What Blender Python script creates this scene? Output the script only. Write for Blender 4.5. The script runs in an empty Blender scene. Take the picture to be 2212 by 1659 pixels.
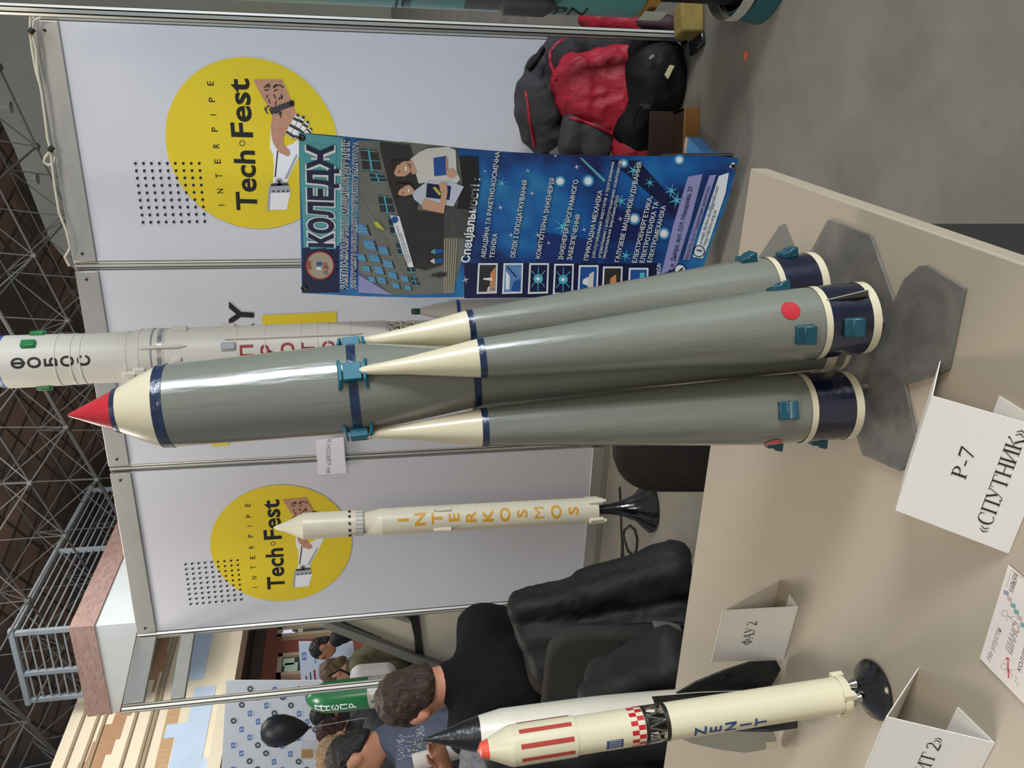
import bpy, bmesh, math, random
import numpy as np
from mathutils import Matrix, Vector
random.seed(7); rng = np.random.default_rng(7)
SC = bpy.context.scene; COL = SC.collection
PI = math.pi

# ---------------------------------------------------------------- camera
F, PITCH, ROLL, YAW, EYE = 1794.0, .182919, -.0381594, .4069, 1.311     # focal length in pixels of a 2212x1659 frame
def _camera_axes():
    d = np.array([0, math.cos(PITCH), -math.sin(PITCH)]); r = np.array([1., 0, 0]); u = np.cross(r, d)
    c, s = math.cos(ROLL), math.sin(ROLL); r, u = c*r+s*u, -s*r+c*u
    c, s = math.cos(YAW), math.sin(YAW); R = np.array([[c, -s, 0], [s, c, 0], [0, 0, 1.]])
    return R@d, R@r, R@u
FWD, RGT, UPV = _camera_axes()
ORG = np.array([0, 0, EYE])
cam = bpy.data.cameras.new('camera'); cam.sensor_width = 36; cam.sensor_fit = 'HORIZONTAL'; cam.lens = 36*F/2212; cam.clip_start = .02; cam.clip_end = 200
co = bpy.data.objects.new('camera', cam); COL.objects.link(co)
# the phone was held upright, the picture is stored on its side: image right = down, image up = right
m = Matrix.Identity(4)
for i, ax in enumerate((-UPV, RGT, -FWD)):
    for k in range(3): m[k][i] = ax[k]
m.translation = ORG.tolist(); co.matrix_world = m; SC.camera = co

# ---------------------------------------------------------------- light
SC.view_settings.view_transform = 'Standard'; SC.view_settings.look = 'None'; SC.view_settings.gamma = 1; SC.view_settings.use_curve_mapping = False
SC.view_settings.exposure = -0.04
w = bpy.data.worlds.new('hall_air'); SC.world = w; w.use_nodes = True
w.node_tree.nodes['Background'].inputs[0].default_value = (.84, .91, 1.0, 1); w.node_tree.nodes['Background'].inputs[1].default_value = .36
def area(name, loc, target, sx, sy, power, col, spread=PI):
    l = bpy.data.lights.new(name, 'AREA'); l.shape = 'RECTANGLE'; l.size = sx; l.size_y = sy; l.energy = power; l.color = col; l.spread = spread
    o = bpy.data.objects.new(name, l); COL.objects.link(o); o.location = loc
    o.rotation_euler = (Vector(target)-Vector(loc)).to_track_quat('-Z', 'Y').to_euler(); return o
area('hall_window_daylight', (8.0, -.9, 3.3), (-.6, 1.8, 1.5), 2.6, 3.0, 840, (.84, .92, 1.0))
area('hall_floodlight_over_left', (-3.5, 2.7, 4.3), (-1.6, 2.0, .4), 1.2, 1.2, 84, (1.0, .92, .80))
area('warm_fill_behind', (1.6, -3.0, 5.0), (-1.2, 3.4, 1.4), 1.6, 1.6, 88, (1.0, .84, .64))  # added warm fill from behind the camera, not a known hall lamp
area('hall_far_daylight', (-3.5, 9.5, 8.6), (-10, 12, 4.0), 4.0, 3.0, 800, (1.0, .97, .9))

# ---------------------------------------------------------------- pixel -> place
def ray(x, y): return FWD+(829.5-y)/F*RGT+(1106-x)/F*UPV
def at_z(x, y, z): v = ray(x, y); return ORG+v*((z-EYE)/v[2])
def at_y(x, y, Y): v = ray(x, y); return ORG+v*(Y/v[1])
def at_x(x, y, X): v = ray(x, y); return ORG+v*(X/v[0])
def at_d(x, y, d): return ORG+ray(x, y)*d
def at_plane(x, y, p0, n): v = ray(x, y); return ORG+v*(np.dot(p0-ORG, n)/np.dot(v, n))
def nrm(v): v = np.array(v, float); return v/np.linalg.norm(v)

# ---------------------------------------------------------------- materials
def lin(c):
    return tuple(((v/255)/12.92 if v/255 <= .04045 else ((v/255+.055)/1.055)**2.4) for v in c)
MATS = {}
def mat(name, rgb, rough=.5, metal=0, spec=.5, var=0, scale=8, bump=0, bscale=40, alpha=1, coat=0, rgb2=None, stretch=None, emit=0):
    if name in MATS: return MATS[name]
    M = bpy.data.materials.new(name); M.use_nodes = True; N = M.node_tree.nodes; L = M.node_tree.links; b = N['Principled BSDF']
    c = lin(rgb); b.inputs['Base Color'].default_value = (*c, 1); b.inputs['Roughness'].default_value = rough; b.inputs['Metallic'].default_value = metal
    b.inputs['Specular IOR Level'].default_value = spec; b.inputs['Coat Weight'].default_value = coat; b.inputs['Coat Roughness'].default_value = .12
    if alpha < 1: b.inputs['Alpha'].default_value = alpha
    if emit: b.inputs['Emission Color'].default_value = (*c, 1); b.inputs['Emission Strength'].default_value = emit
    if var or bump or rgb2:
        tc = N.new('ShaderNodeTexCoord'); mp = N.new('ShaderNodeMapping'); L.new(tc.outputs['Object'], mp.inputs[0])
        if stretch: mp.inputs['Scale'].default_value = stretch
    if var or rgb2:
        n = N.new('ShaderNodeTexNoise'); n.inputs['Scale'].default_value = scale; n.inputs['Detail'].default_value = 6; n.inputs['Roughness'].default_value = .65
        L.new(mp.outputs[0], n.inputs['Vector']); r = N.new('ShaderNodeValToRGB'); r.color_ramp.elements[0].position = .32; r.color_ramp.elements[1].position = .68
        c2 = lin(rgb2) if rgb2 else tuple(min(1, v*(1+var)) for v in c); c1 = c if rgb2 else tuple(v*(1-var) for v in c)
        r.color_ramp.elements[0].color = (*c1, 1); r.color_ramp.elements[1].color = (*c2, 1)
        L.new(n.outputs['Fac'], r.inputs[0]); L.new(r.outputs[0], b.inputs['Base Color'])
    if bump:
        n2 = N.new('ShaderNodeTexNoise'); n2.inputs['Scale'].default_value = bscale; n2.inputs['Detail'].default_value = 4; L.new(mp.outputs[0], n2.inputs['Vector'])
        bp = N.new('ShaderNodeBump'); bp.inputs['Strength'].default_value = bump; bp.inputs['Distance'].default_value = .01; L.new(n2.outputs['Fac'], bp.inputs['Height']); L.new(bp.outputs[0], b.inputs['Normal'])
    MATS[name] = M; return M

ALU = mat('brushed_aluminium', (216, 213, 203), .36, .55, var=.06, scale=30, stretch=(1, 1, .05))
ALU_D = mat('aluminium_groove', (120, 118, 112), .45, .6)
RAIL = mat('anodised_rail', (176, 174, 168), .42, .55, var=.04, scale=12)
BOARD = mat('white_laminate', (208, 208, 214), .32, 0, .5, var=.015, scale=2)
BLACK = mat('black_print', (22, 22, 22), .5)
YELLOW = mat('yellow_print', (226, 200, 40), .4, var=.02, scale=3)
WHITEP = mat('white_print', (235, 235, 238), .4)
GREYP = mat('grey_print', (165, 168, 175), .4)
SKINP = mat('printed_skin', (190, 140, 115), .45, var=.12, scale=40)
DGREY = mat('dark_grey_print', (60, 58, 58), .5)
PAPER = mat('white_paper', (226, 218, 208), .75, 0, .2, var=.015, scale=20)
NAVY = mat('navy_enamel', (14, 20, 44), .22, 0, .6, var=.25, scale=30, coat=.3, bump=.12, bscale=60)
STRIPE = mat('blue_brushed_stripe', (22, 40, 72), .25, 0, .6, var=.4, scale=70, coat=.3, bump=.2, bscale=90)
CREAM = mat('cream_enamel', (216, 205, 174), .3, 0, .5, var=.05, scale=14, coat=.2, bump=.12, bscale=25, stretch=(1, 1, .15))
CREAMW = mat('ivory_plastic', (212, 203, 178), .34, 0, .5, var=.04, scale=10)
R7GREY = mat('grey_green_enamel', (122, 124, 113), .24, 0, .5, var=.05, scale=9, coat=.5, bump=.16, bscale=55, stretch=(1, 1, .12))
TEAL = mat('teal_enamel', (20, 74, 88), .38, 0, .4, var=.18, scale=40, coat=.2)
RED = mat('red_enamel', (188, 34, 44), .3, 0, .5, var=.06, scale=20, coat=.2)
STEEL = mat('polished_steel', (170, 168, 160), .25, 1, var=.1, scale=60)
DKMETAL = mat('dark_gunmetal', (70, 68, 64), .4, .8)
PLEXI = mat('smoky_plexiglass', (122, 117, 110), .16, 0, .5, var=.3, scale=18, alpha=.7)
GLOSSBLACK = mat('gloss_black_paint', (14, 14, 15), .16, 0, .6, coat=.4, bump=.25, bscale=30)
MATTBLACK = mat('matt_black_paint', (20, 20, 21), .42, 0, .4, bump=.3, bscale=40)

# ---------------------------------------------------------------- mesh builder
def _perp(t):
    a = np.array([0, 0, 1.]) if abs(t[2]) < .9 else np.array([1., 0, 0]); x = nrm(np.cross(a, t)); return x, np.cross(t, x)
class MB:
    def __init__(s): s.v = []; s.f = []; s.fm = []; s.mats = []
    def mi(s, m):
        if m not in s.mats: s.mats.append(m)
        return s.mats.index(m)
    def add(s, V, Fc, m, M=None):
        o = len(s.v)
        if M is not None: V = [tuple(M @ Vector(p)) for p in V]
        s.v += [tuple(map(float, p)) for p in V]; s.f += [tuple(o+i for i in f) for f in Fc]
        ms = m if isinstance(m, list) else [m]*len(Fc)
        s.fm += [s.mi(x) for x in ms]; return s
    def box(s, c, d, m, M=None, R=None):
        V = []
        for z in (-.5, .5):
            for y in (-.5, .5):
                for x in (-.5, .5):
                    p = Vector((x*d[0], y*d[1], z*d[2]))
                    if R is not None: p = R @ p
                    V.append(tuple(p+Vector(c)))
        return s.add(V, [(0, 2, 3, 1), (4, 5, 7, 6), (0, 1, 5, 4), (2, 6, 7, 3), (0, 4, 6, 2), (1, 3, 7, 5)], m, M)
    def lathe(s, prof, m, n=40, M=None, cap=True, a0=0, fm=None):
        V = []; Fc = []; ms = []
        for r, z in prof:
            for k in range(n): a = a0+2*PI*k/n; V.append((r*math.cos(a), r*math.sin(a), z))
        for i in range(len(prof)-1):
            for k in range(n):
                k2 = (k+1) % n; Fc.append((i*n+k, i*n+k2, (i+1)*n+k2, (i+1)*n+k))
                mm = m[i] if isinstance(m, list) else m
                ms.append(fm(i, a0+2*PI*(k+.5)/n, mm) if fm else mm)
        if cap:
            for i, rev in ((0, True), (len(prof)-1, False)):
                if prof[i][0] > 1e-6:
                    ring = [i*n+k for k in range(n)]; Fc.append(tuple(ring[::-1] if rev else ring)); ms.append((m[0] if rev else m[-1]) if isinstance(m, list) else m)
        return s.add(V, Fc, ms, M)
    def tube(s, pts, r, m, n=8, M=None, cap=True):
        P = [np.array(p, float) for p in pts]; V = []; Fc = []; x = None
        rs = r if isinstance(r, (list, tuple)) else [r]*len(P)
        for i, p in enumerate(P):
            t = nrm(P[min(i+1, len(P)-1)]-P[max(i-1, 0)])
            if x is None: x, y = _perp(t)
            else: x = nrm(x-np.dot(x, t)*t); y = np.cross(t, x)
            for k in range(n): a = 2*PI*k/n; V.append(p+rs[i]*(math.cos(a)*x+math.sin(a)*y))
        for i in range(len(P)-1):
            for k in range(n): k2 = (k+1) % n; Fc.append((i*n+k, i*n+k2, (i+1)*n+k2, (i+1)*n+k))
        if cap: Fc += [tuple(range(n))[::-1], tuple((len(P)-1)*n+k for k in range(n))]
        return s.add(V, Fc, m, M)
    def prism(s, A, off, m, M=None, mside=None):           # polygon of 3-D points swept along the vector off
        A = [np.array(p, float) for p in A]; off = np.array(off, float); n = len(A)
        V = A+[p+off for p in A]; Fc = [tuple(range(n))[::-1], tuple(range(n, 2*n))]+[(k, (k+1) % n, n+(k+1) % n, n+k) for k in range(n)]
        return s.add(V, Fc, [m, m]+[mside or m]*n, M)
    def poly(s, A, m, M=None): return s.add(A, [tuple(range(len(A)))], m, M)
    def build(s, name, parent=None, smooth=True, bevel=0, seg=2, angle=38, loc=None):
        me = bpy.data.meshes.new(name); me.from_pydata(s.v, [], s.f); 
        for x in s.mats: me.materials.append(x)
        me.polygons.foreach_set('material_index', s.fm)
        if smooth:
            me.polygons.foreach_set('use_smooth', [True]*len(s.f)); me.set_sharp_from_angle(angle=math.radians(angle))
        me.update(); o = bpy.data.objects.new(name, me); COL.objects.link(o)
        if parent: o.parent = parent
        if loc is not None: o.location = loc
        if bevel:
            b = o.modifiers.new('edge', 'BEVEL'); b.width = bevel; b.segments = seg; b.limit_method = 'ANGLE'; b.angle_limit = math.radians(40)
        return o
def tag(o, label=None, cat=None, group=None, kind=None):
    if label: o['label'] = label
    if cat: o['category'] = cat
    if group: o['group'] = group
    if kind: o['kind'] = kind
    return o
def thing(name, label, cat, loc=(0, 0, 0), rot=None, group=None):
    o = bpy.data.objects.new(name, None); o.empty_display_size = .05; COL.objects.link(o)
    M = rot.to_4x4() if rot is not None else Matrix.Identity(4); M = Matrix.Translation(Vector([float(x) for x in loc])) @ M; o.matrix_world = M
    return tag(o, label, cat, group)
def lean(base, top):                                       # rotation that points local z from base to top
    return Vector((0, 0, 1)).rotation_difference(Vector([float(a-b) for a, b in zip(top, base)])).to_matrix()
def rz(a): return Matrix.Rotation(a, 3, 'Z')

# ---------------------------------------------------------------- writing
_tc = {}
def glyphs(s, bold=0., spacing=1.):
    key = (s, bold, spacing)
    if key not in _tc:
        c = bpy.data.curves.new('w', 'FONT'); c.body = s; c.offset = bold; c.space_character = spacing; c.resolution_u = 3; c.fill_mode = 'FRONT'
        o = bpy.data.objects.new('w', c); COL.objects.link(o); dg = bpy.context.evaluated_depsgraph_get()
        me = bpy.data.meshes.new_from_object(o.evaluated_get(dg))
        V = np.array([v.co[:2] for v in me.vertices]); Fc = [tuple(p.vertices) for p in me.polygons]
        bpy.data.objects.remove(o); bpy.data.curves.remove(c); bpy.data.meshes.remove(me)
        x0, x1 = V[:, 0].min(), V[:, 0].max(); V = (V-[x0, 0])/.727                   # cap height = 1
        _tc[key] = (V, Fc, (x1-x0)/.727)
    return _tc[key]
def _rect(x0, y0, x1, y1): return [(x0, y0), (x1, y0), (x1, y1), (x0, y1)]
def _arc(cx, cy, rx, ry, tx, ty, a0, a1, n=18, dx=0):
    A = [(cx+rx*math.cos(math.radians(a0+(a1-a0)*i/n)), cy+ry*math.sin(math.radians(a0+(a1-a0)*i/n))) for i in range(n+1)]
    B = [(cx+dx+(rx-tx)*math.cos(math.radians(a0+(a1-a0)*i/n)), cy+(ry-ty)*math.sin(math.radians(a0+(a1-a0)*i/n))) for i in range(n+1)]
    return [[A[i], A[i+1], B[i+1], B[i]] for i in range(n)]
def _stem(x, w=.125): return [_rect(x, 0, x+w, 1), _rect(x-.09, 0, x+w+.09, .04), _rect(x-.09, .96, x+w+.09, 1)]
def _diag(x0, y0, x1, y1, w): return [(x0, y0), (x0+w, y0), (x1+w, y1), (x1, y1)]
SERIF = {
 'П': (_stem(.1)+_stem(.68)+[_rect(.05, .95, .85, 1)], .92),
 'Н': (_stem(.1)+_stem(.68)+[_rect(.15, .47, .75, .525)], .92),
 'И': (_stem(.1)+_stem(.68)+[_diag(.18, .08, .66, .9, .06)], .92),
 'Т': (_stem(.36)+[_rect(.02, .95, .83, 1), [(.02, 1), (.06, 1), (.05, .74), (.02, .74)], [(.79, 1), (.83, 1), (.83, .74), (.80, .74)]], .86),
 'Р': (_stem(.1)+_arc(.28, .73, .34, .27, .12, .05, -90, 90)+[_rect(.1, .46, .3, .51), _rect(.1, .95, .3, 1)], .68),
 'Е': (_stem(.1)+[_rect(.1, .95, .66, 1), _rect(.1, 0, .68, .05), _rect(.2, .48, .5, .53), [(.62, 1), (.66, 1), (.67, .78), (.64, .78)], [(.64, 0), (.68, 0), (.72, .24), (.69, .24)], _rect(.46, .4, .5, .61)], .76),
 'С': (_arc(.46, .5, .42, .52, .12, .045, 48, 312, 24, .02)+[[(.70, .98), (.75, .98), (.76, .66), (.72, .68)]], .86),
 'У': ([_diag(.06, .96, .36, .34, .14), _diag(.33, .1, .68, .96, .05), _rect(-.02, .96, .28, 1), _rect(.56, .96, .82, 1)]+_arc(.2, .1, .16, .12, .05, .05, -150, 0, 8)+[[(.04, .02), (.14, .0), (.15, .12), (.06, .12)]], .82),
 'К': (_stem(.1)+[_diag(.22, .47, .62, .86, .07), _diag(.66, 0, .34, .52, .14), _rect(.6, 0, .88, .04)]+[[(.62, .82), (.70, .86), (.74, .98), (.66, 1), (.6, .92)]], .88),
 'Ф': (_stem(.42)+_arc(.485, .5, .42, .33, .12, .04, 0, 360, 28), .96),
 'А': ([_diag(.04, .02, .40, 1, .05), _diag(.68, .02, .36, 1, .14), _rect(.2, .33, .66, .38), _rect(-.03, 0, .22, .04), _rect(.58, 0, .92, .04)], .9),
 '2': (_arc(.3, .7, .26, .28, .1, .05, -20, 165, 14)+[_diag(.03, .06, .44, .6, .11), _rect(.03, 0, .6, .1), [(.56, .1), (.6, .1), (.63, .2), (.6, .2)]], .7),
 '7': ([_rect(.08, .86, .62, .98), _diag(.2, 0, .54, .88, .08), [(.08, .86), (.12, .86), (.1, .76), (.06, .76)]], .7),
 'З': (_arc(.3, .74, .25, .26, .11, .05, -90, 150, 14)+_arc(.3, .27, .3, .28, .12, .05, -150, 90, 14), .68),
 '-': ([_rect(.06, .3, .38, .39)], .44), ' ': ([], .3),
 '«': ([[(.02, .36), (.10, .36), (.24, .62), (.20, .64)], [(.02, .36), (.20, .08), (.24, .1), (.10, .36)], [(.24, .36), (.32, .36), (.46, .62), (.42, .64)], [(.24, .36), (.42, .08), (.46, .1), (.32, .36)]], .54),
 '»': ([[(.22, .36), (.14, .36), (.0, .62), (.04, .64)], [(.22, .36), (.04, .08), (.0, .1), (.14, .36)], [(.44, .36), (.36, .36), (.22, .62), (.26, .64)], [(.44, .36), (.26, .08), (.22, .1), (.36, .36)]], .5)}
def serif(s):
    V = []; Fc = []; x = 0
    for ch in s:
        P, adv = SERIF[ch]
        for p in P:
            o = len(V); V += [(a+x, b) for a, b in p]; Fc.append(tuple(range(o, o+len(p))))
        x += adv
    return np.array(V), Fc, x
class Sheet:
    """prints on a flat surface: at(x, y) gives the place of a picture point on that surface, n its outward normal"""
    def __init__(s, mb, at, n, gap=.0005): s.mb, s.at, s.n, s.gap = mb, at, np.array(n, float), gap
    def p(s, q, layer=1): return s.at(*q)+s.n*s.gap*layer
    def poly(s, Q, m, layer=1): s.mb.poly([s.p(q, layer) for q in Q], m)
    def quad(s, a, b, c, d, m, layer=1): s.poly([a, b, c, d], m, layer)
    def line(s, a, b, wpx, m, layer=1):
        a, b = np.array(a, float), np.array(b, float); t = (b-a)/np.linalg.norm(b-a); q = np.array([-t[1], t[0]])*wpx/2
        s.poly([a+q, b+q, b-q, a-q], m, layer)
    def disc(s, c, r, m, layer=1, n=20, rx=None): s.poly([(c[0]+(rx or r)*math.cos(2*PI*k/n), c[1]-r*math.sin(2*PI*k/n)) for k in range(n)], m, layer)
    def ring(s, c, r, w, m, layer=1, n=24):
        for k in range(n):
            a, b = 2*PI*k/n, 2*PI*(k+1)/n
            s.poly([(c[0]+q*math.cos(t), c[1]-q*math.sin(t)) for q, t in ((r, a), (r, b), (r-w, b), (r-w, a))], m, layer)
    ortho = True
    def text(s, body, a, b, h, m, layer=1, bold=0., serif_=False, slant=0.):   # from a to b along the baseline, capitals h pixels high (towards smaller x)
        V, Fc, w = serif(body) if serif_ else glyphs(body, bold)
        A = s.p(a, layer); B = s.p(b, layer); T = s.p((a[0]-h, a[1]-(0 if s.ortho else .035*h)), layer); e1 = (B-A)/w
        n = s.n; d1 = nrm(B-A); up = T-A
        if s.ortho: up = up-np.dot(up, d1)*d1
        e2 = up+slant*np.linalg.norm(up)*d1
        s.mb.add([A+v[0]*e1+v[1]*e2 for v in V], Fc, m)
def wrap_text(mb, body, r, z, ang, cap, m, sx=1., bold=.0, d=.0006):   # lettering painted round a cylinder of radius r(z), centred on the angle ang
    V, Fc, w = glyphs(body, bold)
    bm = bmesh.new(); vs = [bm.verts.new((u, v, 0)) for u, v in V]
    for f in Fc:
        try: bm.faces.new([vs[i] for i in f])
        except ValueError: pass
    for k in range(1, int(w/.12)+1): bmesh.ops.bisect_plane(bm, geom=bm.verts[:]+bm.edges[:]+bm.faces[:], plane_co=(k*.12, 0, 0), plane_no=(1, 0, 0))
    bm.verts.index_update(); V = [v.co[:2] for v in bm.verts]; Fc = [tuple(v.index for v in f.verts) for f in bm.faces]; bm.free()
    P = []
    for u, v in V:
        zz = z+v*cap; rr = (r(zz) if callable(r) else r)+d; a = ang+((u-w/2)*cap*sx)/rr
        P.append((rr*math.cos(a), rr*math.sin(a), zz))
    mb.add(P, Fc, m)
def wrap_patch(mb, r, z0, z1, a0, a1, m, d=.0008, n=8):
    P = []
    for zz in (z0, z1):
        rr = (r(zz) if callable(r) else r)+d
        P += [(rr*math.cos(a0+(a1-a0)*k/n), rr*math.sin(a0+(a1-a0)*k/n), zz) for k in range(n+1)]
    mb.add(P, [(k, k+1, n+2+k, n+1+k) for k in range(n)], m)

# ---------------------------------------------------------------- soft bodies (distance fields turned into meshes)
def cap(a, b, ra, rb=None): return ('c', np.array(a, float), np.array(b, float), ra, ra if rb is None else rb)
def ell(c, r, R=None): return ('e', np.array(c, float), np.array(r, float), R)
def field(P, prims, k):
    D = None
    for q in prims:
        if q[0] == 'c':
            _, a, b, ra, rb = q; ba = b-a; L = max(ba@ba, 1e-9); h = np.clip(((P-a)@ba)/L, 0, 1); d = np.linalg.norm(P-a-h[..., None]*ba, axis=-1)-(ra+(rb-ra)*h)
        else:
            _, c, r, R = q; X = P-c
            if R is not None: X = X@R
            k0 = np.linalg.norm(X/r, axis=-1); k1 = np.linalg.norm(X/(r*r), axis=-1); d = k0*(k0-1)/np.maximum(k1, 1e-6)
        if D is None: D = d
        else: h = np.clip(.5+.5*(D-d)/k, 0, 1); D = D+(d-D)*h-k*h*(1-h)
    return D
def soft(prims, h, k=.02, cut=None, wob=0, wscale=20, seed=0):
    lo = np.min([np.minimum(q[1], q[2])-max(q[3], q[4]) if q[0] == 'c' else q[1]-q[2].max() for q in prims], axis=0)-3*h-wob
    hi = np.max([np.maximum(q[1], q[2])+max(q[3], q[4]) if q[0] == 'c' else q[1]+q[2].max() for q in prims], axis=0)+3*h+wob
    n = np.ceil((hi-lo)/h).astype(int)+1
    G = np.stack(np.meshgrid(*[lo[i]+h*np.arange(n[i]) for i in range(3)], indexing='ij'), -1)
    D = field(G, prims, k)
    if wob:
        r = np.random.default_rng(seed)
        wp = G+.35/wscale*np.sin(G[..., [1, 2, 0]]*wscale*1.7+r.uniform(0, 6, 3))*2
        for q in range(7):
            kv = r.normal(size=3)*wscale*(.6+.35*q); D = D+wob/(1+.35*q)*(np.abs(np.sin(.5*(wp@kv)+r.uniform(0, 6)))*1.4-.9)
    if cut is not None: D = np.maximum(D, cut(G))
    ins = D < 0; cs = tuple(x-1 for x in D.shape); acc = np.zeros(cs+(3,)); cnt = np.zeros(cs)
    crn = [(a, b, c) for a in (0, 1) for b in (0, 1) for c in (0, 1)]
    sl = lambda o: tuple(slice(o[i], o[i]+cs[i]) for i in range(3))
    for i, A in enumerate(crn):
        for B in crn[i+1:]:
            if sum(abs(x-y) for x, y in zip(A, B)) != 1: continue
            da, db = D[sl(A)], D[sl(B)]; x = (da < 0) != (db < 0); t = np.where(x, da/np.where(x, da-db, 1), 0)
            p = np.array(A)+t[..., None]*(np.array(B)-np.array(A)); acc += np.where(x[..., None], p, 0); cnt += x
    act = cnt > 0; idx = -np.ones(cs, int); idx[act] = np.arange(act.sum())
    I = np.argwhere(act); V = lo+h*(I+acc[act]/cnt[act][:, None]); Fc = []
    for ax in range(3):
        o = [0, 0, 0]; o[ax] = 1; a = ins[:ins.shape[0]-o[0], :ins.shape[1]-o[1], :ins.shape[2]-o[2]]; b = ins[o[0]:, o[1]:, o[2]:]
        E = np.argwhere(a != b); u, v = [(1, 2), (2, 0), (0, 1)][ax]
        ok = (E[:, u] > 0) & (E[:, v] > 0); E = E[ok]
        if not len(E): continue
        fl = a[tuple(E.T)]; q = []
        for du, dv in ((-1, -1), (0, -1), (0, 0), (-1, 0)):
            e = E.copy(); e[:, u] += du; e[:, v] += dv; q.append(idx[tuple(np.minimum(e, np.array(cs)-1).T)])
        q = np.stack(q, 1); q[~fl] = q[~fl][:, ::-1]; Fc += [tuple(x) for x in q.tolist() if min(x) >= 0]
    return V, Fc
def soft_obj(name, prims, m, h, parent=None, k=.02, **kw):
    V, Fc = soft(prims, h, k, **kw); mb = MB(); mb.add(V, Fc, m); return mb.build(name, parent, angle=180)
# ================================================================ the hall
CONC = mat('hall_concrete_floor', (112, 107, 97), .55, 0, .35, rgb2=(134, 128, 117), scale=2.2, bump=.05, bscale=60)
def quadplane(name, pts, m, kind='structure', thick=None):
    mb = MB()
    if thick is None: mb.poly(pts, m)
    else: mb.prism(pts, thick, m)
    return tag(mb.build(name, smooth=False), kind=kind)
mb = MB(); mb.box((-2, 9, -.05), (26, 34, .1), CONC)
tag(mb.build('floor', smooth=False), kind='structure')
# left wall: plaster with a stepped mosaic of brown bands above, a deep recess below
PLASTER = mat('cream_plaster', (226, 214, 190), .7, var=.05, scale=1.2); BAND = mat('ochre_tile', (172, 134, 102), .6, var=.12, scale=14); LINE = mat('taupe_joint', (158, 140, 116), .7)
PALEBLUE = mat('pale_blue_plaster', (186, 204, 226), .7, var=.05, scale=1.5); OAK = mat('light_oak_strip', (190, 156, 118), .6, var=.15, scale=6, stretch=(1, 4, 1))
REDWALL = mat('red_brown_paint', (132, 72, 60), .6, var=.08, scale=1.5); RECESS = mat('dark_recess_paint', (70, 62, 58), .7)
XW = -10.7
mb = MB(); mb.box((XW-.25, 13, 5.0), (.5, 16, 2.4), PLASTER)
S = Sheet(mb, lambda x, y: at_x(x, y, XW), (1, 0, 0), .004)
def zc3(cx, cy): q = (cx/2.866, 1080+cy/2.866); return at_x(*q, XW)
def ledge(z, h, m=LINE, y0=8.8, y1=19, d=.03): mb.box((XW+d/2, (y0+y1)/2, z), (d, y1-y0, h), m)
for z in (5.99, 5.75, 5.635, 5.15, 4.90, 4.83): ledge(z, .045)
# stepped ochre bands (between two staircases of white steps), in wall metres
def steps(pts, m, lay): mb.poly([(XW+.004*lay, y, z) for y, z in pts], m)
steps([(9.0, 5.95), (9.6, 5.95), (9.6, 5.88), (10.1, 5.88), (10.1, 5.8), (10.6, 5.8), (10.6, 5.7), (11.0, 5.7), (11.0, 5.62), (11.35, 5.62), (11.35, 5.5), (12.1, 5.5), (12.1, 5.42), (13.2, 5.42), (13.2, 5.36), (14.6, 5.36), (14.6, 5.1), (13.4, 5.1), (13.4, 5.18), (12.6, 5.18), (12.6, 5.24), (11.5, 5.24), (11.5, 5.3), (11.0, 5.3), (11.0, 5.36), (10.7, 5.36), (10.7, 5.44), (10.2, 5.44), (10.2, 5.52), (9.6, 5.52), (9.6, 5.6), (9.0, 5.6)], BAND, 1)
steps([(12.0, 5.02), (12.3, 5.02), (12.3, 5.12), (12.6, 5.12), (12.6, 5.2), (14.6, 5.2), (14.6, 4.95), (13.0, 4.95), (13.0, 4.9), (12.5, 4.9), (12.5, 4.97), (12.0, 4.97)], BAND, 2)
steps([(9, 4.62), (16, 4.74), (16, 4.5), (9, 4.44)], OAK, 1)
steps([(9.9, 4.42), (10.9, 4.44), (10.9, 4.62), (11.2, 4.62), (11.2, 4.3), (12.0, 4.3), (12.0, 3.95), (10.4, 3.95), (10.4, 3.82), (9.9, 3.82)], PALEBLUE, 2)
steps([(12.2, 4.6), (13.6, 4.62), (13.6, 4.2), (12.2, 4.2)], PALEBLUE, 2)
mb.box((XW-.1, 13, 3.72), (.5, 16, .2), PLASTER)
tag(mb.build('wall_left', smooth=False), kind='structure')
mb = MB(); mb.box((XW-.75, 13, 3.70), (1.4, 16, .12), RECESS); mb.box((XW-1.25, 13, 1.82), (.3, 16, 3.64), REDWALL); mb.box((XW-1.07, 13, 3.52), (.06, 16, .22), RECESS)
tag(mb.build('wall_recess', smooth=False), kind='structure')
XR = XW-1.08
# three doorways in the red wall
def doorway(name, quadpx, mframe, minner, extra=()):
    mb = MB(); P = [at_x(*q, XR) for q in quadpx]; y0, y1 = min(p[1] for p in P), max(p[1] for p in P); z0, z1 = min(p[2] for p in P), max(p[2] for p in P); f = .09
    for yy in (y0, y1): mb.box((XR+.03, yy, (z0+z1)/2), (.12, f, z1-z0+f), mframe)
    mb.box((XR+.03, (y0+y1)/2, z1), (.12, y1-y0+f, f), mframe); mb.box((XR+.03, (y0+y1)/2, z0), (.12, y1-y0+f, f), mframe)
    mb.box((XR+.01, (y0+y1)/2, (z0+z1)/2), (.05, y1-y0, z1-z0), minner)
    for (a, b, c, d, m) in extra: mb.box((XR+.045, y0+(y1-y0)*(a+b)/2, z0+(z1-z0)*(c+d)/2), (.02, (y1-y0)*(b-a), (z1-z0)*(d-c)), m)
    return tag(mb.build(name, smooth=False), kind='structure')
GLASSL = mat('lit_door_glass', (206, 216, 240), .2, emit=.6); GLASSD = mat('dark_door_glass', (58, 70, 66), .15); TAN = mat('tan_door_frame', (170, 152, 128), .5); GREENP = mat('pale_green_poster', (176, 196, 182), .6)
doorway('door_1', [(604, 1380), (735, 1352)], TAN, GLASSD, [(.1, .5, .75, .97, GLASSL), (.55, .95, .8, .95, GLASSL), (.1, .9, .62, .7, GREENP)])
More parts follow.
